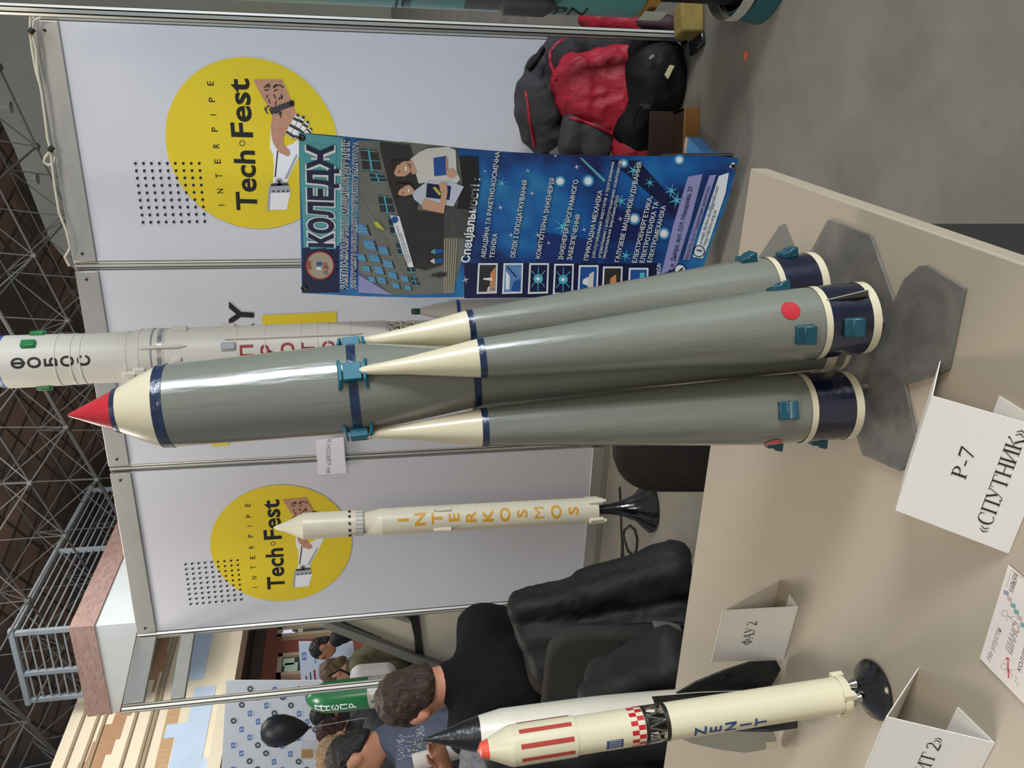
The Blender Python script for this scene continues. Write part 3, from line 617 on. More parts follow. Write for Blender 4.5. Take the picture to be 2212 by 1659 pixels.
# ================================================================ Zenit model
ZB = np.array([-.668, .639, .75]); ZT = at_y(1030, 1622, .639); ZA = nrm(ZT-ZB)
t = thing('rocket_model', 'slim ivory rocket with orange tip, red stripes and blue letters, on a black trumpet stand', 'model rocket', ZB, lean(ZB, ZT))
def zz(x, y): return float((at_y(x, y, .639)-ZB)@ZA)
ZL = float(np.linalg.norm(ZT-ZB)); ZI = mat('yellowed_ivory_plastic', (218, 208, 176), .33, 0, .5, var=.04, scale=15)
ORNG = mat('orange_red_paint', (226, 84, 58), .35); RSTR = mat('red_brown_stripe', (176, 66, 56), .4); BLET = mat('blue_letter_paint', (38, 70, 124), .4)
z0, z1, z2, z3, z4, z5 = zz(1822, 1500), zz(1435, 1562), zz(1385, 1568), zz(1105, 1612), zz(1055, 1619), ZL
rz_ = .0196
mb = MB(); mb.lathe([(.033, 0), (.0335, .003), (.031, .007), (.021, .013), (.0125, .020), (.0075, .028), (.0055, z0-.006)], GLOSSBLACK, 40); mb.build('stand', t)
mb = MB(); mb.lathe([(.0185, z0-.001), (.0205, z0), (rz_, z0+.006), (rz_, z1)], ZI, 44)
AF = va(-67)                                                 # direction facing the visitor
for k, ch in enumerate('ZENIT'): wrap_text(mb, ch, rz_, zz(1497+31*k, 1570)-.006, AF-va(24), .0135, BLET, 1.0, .02)
b1 = mb.build('first_stage', t)
mb = MB(); mb.lathe([(.0206, z0), (.0212, z0+.004), (.0206, z0+.009)], ZI, 44, cap=False)
for k in range(4): mb.box((.0205*math.cos(k*PI/2-.9), .0205*math.sin(k*PI/2-.9), z0+.004), (.006, .006, .014), ZI)
mb.build('tail_ring', b1)
for k in range(4):
    mb = MB(); a = k*PI/2+.2; mb.lathe([(.0062, z0-.013), (.0035, z0-.004), (.003, z0)], STEEL, 14, Matrix.Translation(Vector((.0105*math.cos(a), .0105*math.sin(a), 0))), cap=False); mb.build('nozzle', b1)
mb = MB(); mb.lathe([(.0198, z1-.001), (.0198, z1+.0035)], DKMETAL, 40, cap=False); mb.lathe([(.0165, z2-.004), (.0198, z2-.004), (.0198, z2)], DKMETAL, 40, cap=False)
for k in range(10):
    a, b = 2*PI*k/10, 2*PI*(k+.5)/10
    for p, q in ((a, b), (b+2*PI/10*.5, b)): mb.tube([(.0188*math.cos(p), .0188*math.sin(p), z1+.003), (.0188*math.cos(q), .0188*math.sin(q), z2-.003)], .0011, STEEL, 5)
mb.lathe([(.009, z1), (.009, z2)], DKMETAL, 16, cap=False); mb.build('lattice_truss', t)
mb = MB(); mb.lathe([(.0195, z2), (.0195, z3-.012)], ZI, 44, cap=True)
zq = z2+.0005
for i in range(2):
    for k in range(26):
        if (i+k) % 2 == 0: wrap_patch(mb, .0195, zq+i*.0075, zq+(i+1)*.0075, 2*PI*k/26, 2*PI*(k+1)/26, RED, .0003, 2)
ze = zz(1315, 1585)
wrap_patch(mb, .0195, ze-.010, ze+.008, AF-va(42), AF-va(6), BLET, .0004); 
for k in range(5): wrap_patch(mb, .0195, ze-.008, ze+.006, AF-va(38-7*k), AF-va(36-7*k), CREAMW, .0008, 2)
mb.build('second_stage', t)
mb = MB(); mb.lathe([(.0208, zz(1240, 1600)), (.0208, z3)], ZI, 44, cap=True); zlo, zhi = zz(1232, 1600), zz(1120, 1600)
for d in (-74, -30, 10, 52, 100, 150, 200): wrap_patch(mb, .0208, zlo, zhi, AF+va(d), AF+va(d+13), RSTR, .0004, 3)
fr = mb.build('fairing', t)
mb = MB(); mb.lathe([(.0208, z3), (.0195, z3+.004), (.0105, z4)], ZI, 44, cap=False); mb.build('cone', fr)
mb = MB(); mb.lathe([(.0105, z4), (.0078, z4+.008), (.003, ZL-.002), (0, ZL)], ORNG, 32, cap=False); mb.build('nose_tip', t)

# ================================================================ the slim rocket with gold letters
IB = np.array([-2.0, 3.14, 0]); IT = at_y(590, 1140, 3.14); IA = nrm(IT-IB)
t = thing('rocket_model', 'slim ivory rocket with gold letters standing on a black flared foot on the floor', 'model rocket', IB, lean(IB, IT))
zi = lambda x, y: float((at_y(x, y, 3.14)-IB)@IA); IL = float(np.linalg.norm(IT-IB))
GOLD = mat('gold_letter_paint', (206, 150, 44), .45)
a0, a1, a2, a3, a4, a5 = zi(1290, 1080), zi(825, 1120), zi(787, 1125), zi(768, 1125), zi(655, 1132), IL
mb = MB(); mb.lathe([(.118, 0), (.12, .012), (.105, .03), (.062, .075), (.036, .14), (.024, .2), (.02, a0)], GLOSSBLACK, 44); mb.build('stand', t)
mb = MB(); mb.lathe([(.050, a0), (.0585, a0+.002), (.0585, a1)], CREAMW, 64); AF2 = va(-57)
for k, ch in enumerate('INTERKOSMOS'): wrap_text(mb, ch, .0585, zi(868+36.2*k, 1110)-.025, AF2+va(1), .047, GOLD, 1.25, .0 if ch == 'M' else .03)
b1 = mb.build('first_stage', t)
for k in range(4):
    a = AF2+va(38)+k*PI/2; M = Matrix.Rotation(a, 4, 'Z')
    mb = MB(); mb.box((.060, 0, a0+.012), (.02, .03, .066), CREAMW, M); mb.lathe([(.008, a0-.036), (.010, a0-.02)], CREAMW, 12, M @ Matrix.Translation(Vector((.062, 0, 0)))); mb.build('vernier_pod', b1, bevel=.004)
    mb = MB(); mb.tube([(.062, 0, zi(935, 1115)), (.062, 0, zi(972, 1112))], [.007, .011], CREAMW, 10, M); mb.box((.06, 0, zi(955, 1112)), (.012, .02, .05), CREAMW, M); mb.build('retro_pod', b1, bevel=.002)
mb = MB(); mb.lathe([(.0585, a1), (.044, a2), (.042, a2+.002)], CREAMW, 48, cap=False); mb.build('adapter_cone', t)
mb = MB(); mb.lathe([(.046, a2), (.0545, a2+.006), (.056, a3)], CREAMW, 36, cap=False, fm=lambda i, a, m: GREYP if int(a*36/(2*PI)) % 2 else m); mb.build('ribbed_ring', t)
mb = MB(); mb.lathe([(.0565, a3), (.0565, a4)], CREAMW, 48); b2 = mb.build('fairing', t)
for k in range(5): mb = MB(); mb.lathe([(.006, 0), (.006, .008)], DKMETAL, 10, Matrix.Rotation(AF2-va(60)+va(30)*k, 4, 'Z') @ Matrix.Translation(Vector((.054, 0, a3+.025))) @ Matrix.Rotation(PI/2, 4, 'Y')); mb.build('port', b2)
mb = MB(); mb.lathe([(.0565, a4), (.052, a4+.008), (.022, IL-.05), (.008, IL-.01), (0, IL)], CREAMW, 48, cap=False); mb.build('nose_cone', t)

# ================================================================ tall white rocket at the back
FBX, FBY = float(at_y(400, 765, 3.2)[0]), 3.2
FB = np.array([-1.175, 3.2, 0]); FT = at_y(15, 782, 3.2)
t = thing('rocket_model', 'tallest white rocket with black and red letters, between middle panel and the grey-green rocket', 'model rocket', FB, lean(FB, FT))
FA = nrm(FT-FB); zf = lambda x, y: float((at_y(x, y, 3.2)-FB)@FA); FL = float((FT-FB)@FA)
PW = mat('dusty_white_plastic', (216, 210, 198), .42, 0, .4, var=.03, scale=9); PGN = mat('green_block_paint', (30, 128, 66), .35); PNOSE = mat('grey_nose_paint', (140, 146, 150), .4); PBLU = mat('blue_ring_paint', (52, 84, 150), .4)
R1 = rband([(.105, zf(1000, 700)), (.105, zf(360, 770)), (.107, zf(330, 770)), (.104, zf(308, 770)), (.098, zf(285, 770)), (.0955, zf(200, 780)), (.099, zf(120, 785)), (.1, FL-.012), (.1, FL)])
zl_ = sorted([FL, zf(60, 783), zf(120, 785), zf(150, 785), zf(200, 780), zf(250, 775), zf(285, 770), zf(308, 770), zf(330, 770), zf(345, 770), zf(360, 770), zf(835, 725)])
AF3 = va(-70); mb = MB(); mb.lathe([(R1(z), z) for z in zl_], PW, 64)
for k, ch in enumerate('ООБОС'): wrap_text(mb, ch, R1, zf(63+34.5*k, 790)-.021, AF3-va(3), .042, BLACK, 1.0, .03, .0012)
wrap_text(mb, 'I', R1, zf(63, 790)-.024, AF3-va(3), .048, BLACK, 1.0, .02, .0014)
for k, ch in enumerate('ПРОТОН'): wrap_text(mb, ch, R1, zf(540+43*k, 765)-.025, AF3+va(3), .046, mat('dark_red_letters', (150, 36, 42), .45), 1.2, .03, .0012)
body = mb.build('fuselage', t)
mb = MB(); mb.lathe([(.1006, FL-.006), (.1006, FL+.004), (.09, FL+.03), (.055, FL+.11), (.0, FL+.17)], PNOSE, 56, cap=False, fm=lambda i, a, m: PBLU if i == 0 else m); mb.build('nose_cone', t)
for x in (135, 168, 188, 285, 312, 340, 365, 520, 580, 655, 690, 712, 760):                                # moulded hoops
    mb = MB(); z = zf(x, 770); mb.lathe([(R1(z)-.001, z-.004), (R1(z)+.0022, z-.002), (R1(z)+.0022, z+.002), (R1(z)-.001, z+.004)], PW if x not in (340,) else PNOSE, 56, cap=False); mb.build('hoop', body)
mb = MB(); z = zf(360, 770); mb.lathe([(R1(z)+.001, z-.012), (R1(z)+.001, z+.012)], mat('silver_band_paint', (150, 148, 146), .3, .6), 56, cap=False); mb.build('silver_band', body)
for a, x in ((38, 82), (82, 90), (-84, 95)):
    mb = MB(); z = zf(x, 780); M = Matrix.Rotation(AF3+va(a), 4, 'Z'); mb.prism([(.092, -.016, -.026), (.092, .016, -.026), (.092, .016, .026), (.092, -.016, .026)], (.022, 0, 0), PGN, M @ Matrix.Translation(Vector((0, 0, z)))); mb.build('green_block', body, bevel=.006)
for a, xa, xb, r in ((18, 322, 395, .008), (31, 500, 770, .007)):
    mb = MB(); M = Matrix.Rotation(AF3+va(a), 4, 'Z'); A, B = zf(xa, 770), zf(xb, 740); mb.tube([(.108, 0, A+.012), (.108, 0, A), (.108, 0, B), (.108, 0, B-.03)], [.002, r, r, .001], PW, 10, M); mb.build('cable_duct', body)
for a, x, s_ in ((14, 503, 1), (78, 500, 1), (66, 398, 1), (-40, 288, .8), (-30, 312, .8), (-8, 395, .6)):
    mb = MB(); M = Matrix.Rotation(AF3+va(a), 4, 'Z'); mb.box((R1(zf(x, 765))+.002, 0, zf(x, 765)), (.02, .03*s_, .055*s_), PW if x != 503 else GREYP, M); mb.build('fairing_block', body, bevel=.005)
zA, zB = zf(838, 725), zf(895, 720)
mb = MB()
for k in range(16):
    for d in (-1, 1): a, b = 2*PI*k/16, 2*PI*(k+d)/16; mb.tube([(.098*math.cos(a), .098*math.sin(a), zA), (.098*math.cos(b), .098*math.sin(b), zB)], .0035, PW, 5)
for z in (zA, zB, (zA+zB)/2): mb.lathe([(.1, z-.006), (.103, z), (.1, z+.006)], PW, 48, cap=False)
mb.lathe([(.06, zA), (.06, zB)], DKMETAL, 24, cap=False); mb.build('lattice_truss', t)
mb = MB(); mb.lathe([(.10, .04), (.10, zB)], PW, 48); mb.build('core_stage', t)
for k in range(6):
    a = AF3+va(58)+k*PI/3; M = Matrix.Rotation(a, 4, 'Z') @ Matrix.Translation(Vector((.158, 0, 0)))
    mb = MB(); zt_ = zf(893, 690); zc_ = zf(985, 690); mb.lathe([(.042, .06), (.042, zc_)], PW, 28, M); s_ = mb.build('side_tank', t)
    mb = MB(); mb.lathe([(.042, zc_), (.028, zc_+.08), (.012, zt_-.025)], PW, 28, M @ Matrix.Translation(Vector((-.0, 0, 0))), cap=False); mb.build('tank_cone', s_)
    mb = MB(); mb.lathe([(.0425, zc_-.01), (.0425, zc_+.004)], PBLU, 28, M, cap=False); mb.build('stripe', s_)
    mb = MB(); mb.lathe([(.012, zt_-.028), (.013, zt_-.002), (.008, zt_)], mat('dark_green_tip', (46, 84, 66), .4), 14, M); mb.build('tip', s_)
    for q in (1, 2, 3): mb = MB(); mb.lathe([(.0425, zc_-.12*q), (.0438, zc_-.12*q+.003), (.0425, zc_-.12*q+.006)], PW, 28, M, cap=False); mb.build('hoop', s_)
mb = MB(); mb.lathe([(.21, 0), (.21, .04), (.17, .06)], MATTBLACK, 40); mb.build('stand', t)

# ================================================================ teal rocket at the right edge
TB = np.array([.262, 2.74, 0]); TEALB = mat('sea_green_body_paint', (76, 130, 128), .38, var=.08, scale=5, coat=.2); TEALD = mat('deep_teal_skirt_paint', (36, 84, 88), .45, var=.1, scale=9)
t = thing('rocket_model', 'thick sea-green rocket cut by the right edge, broken open at its foot', 'model rocket', TB)
zt = lambda x: float(at_y(x, 0, 2.60)[2]); RR = .205
AF4 = va(-150); mb = MB(); mb.lathe([(RR, zt(1400)), (RR, 2.5)], TEALB, 64)
def vtext(body, z0, ang, capz, m):
    V, Fc, w_ = glyphs(body, .0); P = []
    for u, v in V: a = ang+(v*capz)/RR; P.append(((RR+.003)*math.cos(a), (RR+.003)*math.sin(a), z0-u*capz))
    mb.add(P, Fc, m)
vtext('PN', zt(1212), va(-171), .062, BLACK); vtext('JE', zt(850), va(-168), .05, BLACK); b1 = mb.build('body', t)
mb = MB(); mb.lathe([(RR-.006, zt(1432)), (RR-.006, zt(1400))], mat('ochre_foam', (150, 112, 46), .8, var=.2, scale=30), 48, cap=False); mb.build('foam_ring', t)
mb = MB(); mb.lathe([(RR-.05, .07), (RR-.05, zt(1432))], MATTBLACK, 40, cap=False); mb.build('inner_shell', t)
mb = MB(); mb.lathe([(RR-.03, .1), (RR-.01, .07), (RR+.004, .0)], TEALD, 56, cap=False); mb.build('skirt', t)
TORN = mat('torn_pale_card', (170, 170, 156), .9, var=.12, scale=30)
mb = MB(); mb.lathe([(RR-.02, .072), (RR-.002, .085), (RR-.004, .12)], TORN, 48, cap=False)
mb.build('torn_rim', t)
mb = MB(); wrap_patch(mb, RR, zt(1405), zt(1455), va(-176), va(-152), mat('pale_grey_patch', (176, 178, 170), .6), .006, 6); mb.build('patch', t)
mb = MB(); wrap_patch(mb, RR, zt(1200), zt(1010), va(-166), va(-100), mat('dark_slate_paint', (72, 74, 76), .45), .002, 10); mb.build('slate_panel', b1)
mb = MB(); mb.tube([((RR+.01)*math.cos(va(-150)), (RR+.01)*math.sin(va(-150)), z) for z in (zt(1210), zt(1180), zt(1090), zt(1080))], [.004, .03, .03, .002], mat('dark_slate_paint', (72, 74, 76)), 12); mb.build('duct', b1)
# ================================================================ college banner on its stand
BNR = bpy.data.materials.new('printed_space_blue'); BNR.use_nodes = True
N = BNR.node_tree.nodes; L = BNR.node_tree.links; b = N['Principled BSDF']; b.inputs['Roughness'].default_value = .38
tc = N.new('ShaderNodeTexCoord'); n1 = N.new('ShaderNodeTexNoise'); n1.inputs['Scale'].default_value = 3.2; n1.inputs['Detail'].default_value = 3; r = N.new('ShaderNodeValToRGB')
L.new(tc.outputs['Object'], n1.inputs['Vector']); L.new(n1.outputs['Fac'], r.inputs[0]); L.new(r.outputs[0], b.inputs['Base Color'])
r.color_ramp.elements[0].position = .36; r.color_ramp.elements[0].color = (*lin((22, 34, 92)), 1); r.color_ramp.elements[1].position = .68; r.color_ramp.elements[1].color = (*lin((56, 152, 196)), 1)
e = r.color_ramp.elements.new(.50); e.color = (*lin((22, 92, 164)), 1)
BB = at_z(1593, 345, .045); BT = at_y(648, 288, 2.97); bh = np.array([math.cos(math.radians(-14)), math.sin(math.radians(-14)), 0])*1.0
bn = nrm(np.cross(BT-BB, bh)); bn = bn if np.dot(bn, FWD) < 0 else -bn
OB = BB.copy()
t = thing('banner_stand', 'blue printed college banner leaning on a stand before the circle panel', 'banner', OB)
bat = lambda x, y: at_plane(x, y, BB, bn)-OB
mb = MB(); s = Sheet(mb, bat, bn, .0007); s.ortho = False
OUT = [(645, 287), (700, 291), (820, 303), (900, 311), (1000, 321), (1100, 329), (1200, 334), (1300, 336), (1400, 337), (1500, 337), (1550, 336), (1595, 343), (1590, 365), (1572, 430), (1550, 490), (1530, 545), (1512, 600), (1500, 640), (1400, 634), (1300, 634), (1200, 638), (1080, 641), (900, 643), (780, 640), (652, 633)]
mb.prism([s.p(q, 0) for q in OUT], -bn*.003, BNR, mside=BLACK)
PNAVY = mat('print_navy', (18, 24, 66), .4); PTEAL = mat('print_teal', (88, 168, 176), .4, var=.1, scale=6); PWHT = mat('print_white', (232, 238, 242), .4); PGR = mat('print_concrete', (112, 114, 106), .45, var=.14, scale=14); PDK = mat('print_dark_building', (48, 44, 42), .45, var=.2, scale=10)
PSKY = mat('print_window_blue', (92, 140, 190), .4, var=.2, scale=30); PSTEP = mat('print_steps', (170, 160, 140), .45); PSK = mat('print_face', (205, 160, 132), .45); PHAIR = mat('print_hair', (44, 30, 26), .45); PBOOK = mat('print_book_blue', (30, 84, 160), .4); PYEL = mat('print_yellow_green', (196, 196, 80), .4); PRED = mat('print_red', (178, 40, 40), .4); PGRN = mat('print_green', (80, 130, 60), .4); PLAV = mat('print_lavender', (150, 150, 200), .4); PSHIRT = mat('print_white_shirt', (214, 214, 208), .4); PORG = mat('print_orange', (214, 140, 84), .4); PCYAN = mat('print_cyan', (90, 190, 214), .4)
B1 = lambda x, y: (630+x/4.148, 270+y/4.148); B2 = lambda x, y: (1000+x/3.456, 300+y/3.456)
def p1(Q, m, l=1): s.poly([B1(*q) for q in Q], m, l)
def p2(Q, m, l=1): s.poly([B2(*q) for q in Q], m, l)
p1([(60, 68), (480, 115), (520, 900), (420, 1080), (250, 1100), (110, 1100)], PTEAL); p1([(96, 1100), (420, 1080), (430, 1500), (96, 1505)], PNAVY)
p1([(150, 165), (400, 180), (400, 1110), (170, 1110)], PTEAL, 2)
def halo(body, a, b, h, f, l, bold=.0, hm=None, sl=0):
    s.text(body, a, b, h, hm or PNAVY, l, bold+(.045 if h > 20 or hm is None else .075), slant=sl); s.text(body, a, b, h, f, l+1, bold, slant=sl)
def halo1(body, a, b, h, f, l, bold=.0, hm=None): halo(body, B1(*a), B1(*b), h/4.148, f, l, bold, hm)
def halo2(body, a, b, h, f, l, bold=.0, hm=None, sl=0): halo(body, B2(*a), B2(*b), h/3.456, f, l, bold, hm, sl)
halo1('КОЛЕДЖ', (368, 1095), (368, 175), 205, PNAVY, 4, .045, PWHT)
halo1('РАКЕТНО-КОСМІЧНОГО МАШИНОБУДУВАННЯ', (497, 1470), (517, 128), 55, PNAVY, 4, .012, PWHT)
halo1('ДНІПРОВСЬКОГО НАЦІОНАЛЬНОГО УНІВЕРСИТЕТУ ІМ.О.ГОНЧАРА', (572, 1468), (597, 138), 38, PNAVY, 4, .01, PWHT)
s.disc(B1(255, 1255), 29, PSTEP, 3, 28); s.ring(B1(255, 1255), 31, 2.5, PRED, 4); s.ring(B1(262, 1250), 36, 6, PNAVY, 2)
for k in range(7): a = -1.2+k*.42; s.disc((B1(262, 1250)[0]+34*math.cos(a), B1(262, 1250)[1]-34*math.sin(a)), 4, PNAVY, 3, 8)
s.text('КРМК', B1(178, 1290), B1(172, 1215), 8, PRED, 5, .03); p1([(225, 1255), (270, 1255), (270, 1225), (225, 1225)], PBOOK, 5); p1([(225, 1295), (270, 1295), (262, 1270), (225, 1270)], PWHT, 5); s.text('ДКТ', B1(325, 1290), B1(320, 1230), 9, PRED, 5, .03); p1([(285, 1330), (330, 1340), (320, 1300), (290, 1300)], PGR, 5)
# the photo of the building
p1([(600, 138), (1000, 150), (1390, 190), (1480, 210), (1560, 560), (1600, 760), (1600, 1000), (1500, 1300), (1440, 1510), (900, 1520), (600, 1345)], PGR, 1)
p1([(600, 620), (700, 760), (840, 1010), (980, 1280), (1120, 1515), (900, 1518), (600, 1345)], PGR, 2)
p1([(600, 1300), (760, 1400), (900, 1520), (600, 1500)], PLAV, 2)
for k, (x, y, w_) in enumerate([(620, 940, 62), (690, 1080, 58), (735, 1200, 52), (775, 1305, 46), (805, 1395, 40), (815, 1130, 50), (860, 1250, 46), (900, 1350, 42), (930, 1440, 36), (620, 1190, 40), (665, 1290, 38), (715, 1385, 34), (1010, 1380, 36), (1040, 1460, 30)]):
    p1([(x-w_, y-w_*1.0), (x+w_*.7, y-w_*.75), (x+w_*1.25, y+w_*.75), (x-w_*.4, y+w_*.5)], PSKY, 3)
    for u in (-.3, .3): p1([(x-w_*.7, y+u*w_*.8-.2*w_-4), (x+w_, y+u*w_*.8-4), (x+w_, y+u*w_*.8+4), (x-w_*.7, y+u*w_*.8-.2*w_+4)], PCYAN, 4)
    p1([(x+w_*.75, y-w_*.75), (x+w_*1.0, y-w_*.7), (x+w_*1.55, y+w_*.8), (x+w_*1.3, y+w_*.78)], PDK, 4)
for (x, y, h_, w_) in [(610, 210, 160, 200), (690, 420, 130, 90), (770, 620, 120, 170), (860, 820, 90, 160), (930, 1040, 80, 120), (1010, 1200, 70, 120), (1060, 1340, 60, 100)]:
    p1([(x, y), (x+h_, y+20), (x+h_+35, y+w_), (x+30, y+w_)], PDK, 3); p1([(x+h_*.45, y+8), (x+h_*.55, y+10), (x+h_*.55+32, y+w_), (x+h_*.45+32, y+w_)], PCYAN, 4)
    for u in (.05, .5, .95): s.line(B1(x+u*30, y+u*w_), B1(x+h_+u*35, y+20*(1-u)+u*w_), 1.4, PCYAN, 4)
p1([(790, 150), (1060, 180), (1160, 560), (1120, 760), (1360, 800), (1370, 1010), (1350, 1250), (1200, 1300), (1090, 1270), (960, 810), (880, 560), (800, 250)], PDK, 4)
p1([(885, 805), (965, 815), (1095, 1270), (1045, 1270)], PWHT, 5); s.disc(B1(925, 845), 7.5, PBOOK, 6); s.text('КОЛЕДЖ РАКЕТНО-КОСМІЧНОГО', B1(1055, 1235), B1(950, 895), 4, PNAVY, 6); s.text('МАШИНОБУДУВАННЯ ДНУ', B1(1072, 1220), B1(985, 960), 3, PNAVY, 6)
p1([(735, 865), (770, 860), (830, 930), (825, 942), (760, 910)], PYEL, 5)
p1([(1370, 700), (1600, 760), (1600, 1000), (1520, 1010), (1365, 1000)], mat('print_granite', (72, 74, 70), .45, var=.3, scale=30), 5)
for k in range(6): p1([(1366+22*k, 1010), (1376+22*k, 1010), (1376+16*k, 1500), (1366+16*k, 1500)], PSTEP, 5)
for (x, y, m_) in [(1235, 1215, PSHIRT), (1240, 1130, PTEAL), (1270, 1340, PDK)]:
    p1([(x, y), (x+45, y-25), (x+50, y+25)], m_, 6); p1([(x+45, y-22), (x+120, y-25), (x+118, y+10), (x+48, y+22)], PBOOK if m_ is not PDK else PDK, 6); s.disc(B1(x-5, y), 3, PHAIR, 7)
# two students drawn on the print
p1([(1500, 275), (1670, 280), (1680, 480), (1640, 760), (1480, 740), (1530, 520)], BLACK, 6)
p1([(1065, 300), (1150, 235), (1220, 205), (1400, 190), (1470, 220), (1480, 400), (1510, 480), (1480, 520), (1250, 500), (1140, 520), (1110, 420)], PSHIRT, 7); p1([(1030, 320), (1080, 310), (1130, 420), (1085, 440)], PSK, 8)
p1([(905, 345), (960, 315), (1030, 318), (1075, 350), (1075, 410), (1020, 455), (940, 455), (910, 420)], PSK, 8); p1([(880, 330), (920, 310), (1010, 318), (950, 350), (925, 400), (905, 460), (880, 400)], PHAIR, 9)
for (x, y) in ((965, 345), (965, 410)): s.disc(B1(x, y), 1.6, PHAIR, 10, 8)
p1([(1015, 360), (1035, 365), (1035, 405), (1020, 410)], PWHT, 9); p1([(1272, 290), (1385, 272), (1395, 440), (1280, 452)], PBOOK, 9); p1([(1380, 290), (1395, 290), (1400, 400), (1385, 400)], PORG, 10)
p1([(1385, 400), (1440, 380), (1490, 440), (1430, 470), (1390, 445)], PSK, 10)
p1([(1080, 600), (1220, 495), (1420, 500), (1545, 545), (1450, 725), (1240, 680), (1165, 710), (1100, 660)], mat('print_pale_blouse', (196, 204, 220), .4), 9); p1([(1165, 700), (1190, 650), (1330, 700), (1345, 600), (1320, 520), (1390, 510), (1400, 590), (1365, 785), (1180, 745)], PSK, 11)
p1([(945, 560), (1000, 525), (1060, 530), (1100, 570), (1090, 610), (1020, 630), (960, 620)], PSK, 10); p1([(900, 560), (945, 515), (1060, 525), (1000, 545), (960, 585), (950, 630), (990, 650), (940, 640)], PHAIR, 11)
for (x, y) in ((1000, 555), (1000, 600)): s.disc(B1(x, y), 1.5, PHAIR, 12, 8)
p1([(1045, 560), (1062, 562), (1062, 592), (1048, 596)], PWHT, 12); p1([(1215, 515), (1430, 540), (1415, 665), (1205, 640)], PNAVY, 10); p1([(1265, 555), (1290, 545), (1345, 610), (1325, 625)], PYEL, 11)
p1([(1320, 515), (1390, 510), (1400, 570), (1335, 590)], PSK, 12)
p2([(10, 930), (1450, 930), (1480, 1170), (10, 1190)], PNAVY, 1); p2([(560, 690), (1000, 760), (1010, 930), (540, 930)], mat('print_deep_blue', (22, 48, 112), .4), 1)
# speciality list
halo2('Спеціальності :', (48, 920), (130, 290), 62, PWHT, 5, .03)
rows = [('АВІАЦІЙНА ТА РАКЕТНО-КОСМІЧНА', (168, 885), (278, 92), 33), ('ТЕХНІКА', (232, 885), (258, 702), 33), ('ОБЛІК І ОПОДАТКУВАННЯ', (388, 883), (482, 305), 34), ('КОМП’ЮТЕРНА ІНЖЕНЕРІЯ', (575, 888), (685, 290), 33), ('ІНЖЕНЕРІЯ ПРОГРАМНОГО', (745, 897), (862, 302), 34), ('ЗАБЕЗПЕЧЕННЯ', (810, 900), (878, 562), 34), ('ПРИКЛАДНА МЕХАНІКА', (934, 902), (1042, 380), 33), ('ГАЛУЗЕВЕ МАШИНОБУДУВАННЯ', (1165, 915), (1336, 172), 34), ('ЕЛЕКТРОЕНЕРГЕТИКА,', (1295, 920), (1415, 425), 34), ('ЕЛЕКТРОТЕХНІКА ТА', (1352, 920), (1462, 465), 34), ('ЕЛЕКТРОМЕХАНІКА', (1408, 918), (1516, 495), 33)]
for tx, a, b_, h_ in rows: halo2(tx, a, b_, h_, PWHT, 5, .012)
for tx, a, b_ in [('(обслуговування верстатів з програмним', (983, 885), (1132, 170)), ('управлінням і робототехнічних комплексів,', (1028, 885), (1188, 150)), ('зварювальне виробництво)', (1062, 890), (1163, 420))]: halo2(tx, a, b_, 25, PWHT, 5, .0)
for k, (cx, cy) in enumerate([(180, 1040), (370, 1040), (562, 1040), (748, 1045), (932, 1055), (1112, 1065), (1305, 1075)]):   # seven little pictures
    q = lambda u, v: (cx+u-v*.02, cy+v)
    p2([q(-75, 115), q(75, 110), q(78, -115), q(-68, -115)], PWHT, 4); p2([q(-62, 100), q(62, 96), q(66, -102), q(-56, -102)], [PDK, PSKY, PNAVY, PNAVY, PBOOK, PDK, PBOOK][k], 5)
    if k == 0: p2([q(20, 90), q(62, 90), q(62, -90), q(25, -40)], PORG, 6); p2([q(-30, 5), q(40, 15), q(40, -10), q(-25, -5)], PWHT, 7); p2([q(0, 95), q(60, 95), q(60, 50), q(10, 60)], PSHIRT, 6)
    elif k == 1: p2([q(-10, 90), q(60, 95), q(60, 0), q(10, 20)], PBOOK, 6); s.line(B2(*q(-40, -90)), B2(*q(30, -10)), 2.5, PNAVY, 6); p2([q(-50, 80), q(-20, 80), q(-20, -20), q(-50, -60)], PWHT, 6)
    elif k in (2, 3): s.disc(B2(*q(0, 0)), 10, PCYAN, 6); s.disc(B2(*q(0, 0)), 4, PWHT, 7); s.line(B2(*q(-50, 60)), B2(*q(50, -60)), 1.5, PCYAN, 6); s.line(B2(*q(-50, -60)), B2(*q(50, 60)), 1.5, PCYAN, 6); s.line(B2(*q(0, -90)), B2(*q(0, 90)), 1.5, PCYAN, 6)
    elif k == 4: p2([q(0, 60), q(40, 70), q(45, -70), q(10, -50)], PSHIRT, 6); p2([q(-40, 20), q(5, 40), q(5, -30), q(-35, -10)], PWHT, 6)
    elif k == 5: p2([q(-20, 40), q(35, 60), q(30, -60), q(-10, -30)], PORG, 6)
    else: p2([q(-50, 90), q(20, 90), q(20, 20), q(-40, 30)], PSHIRT, 6); p2([q(10, 10), q(50, 5), q(50, -80), q(15, -80)], PCYAN, 6)
def star(x, y, r, m, l=3, n=4):
    Q = []
    for k in range(2*n): a = PI*k/n+.3; rr = r if k % 2 == 0 else r*.18; Q.append((x+rr*math.cos(a), y-rr*math.sin(a)))
    s.poly(Q, m, l)
for x, y, r_ in [(290, 330, 50), (850, 208, 24), (1275, 235, 60), (1395, 325, 45), (745, 655, 70), (1180, 460, 55), (1215, 870, 50), (1555, 385, 60), (1595, 455, 70), (280, 510, 24), (515, 405, 20), (560, 715, 24), (905, 675, 20), (1175, 595, 22), (485, 235, 18), (360, 715, 22), (640, 775, 18), (165, 240, 14), (690, 125, 16), (20, 1050, 30)]: star(*B2(x, y), r_/3.456, PCYAN if r_ > 40 else PWHT, 3, 6 if r_ > 40 else 4)
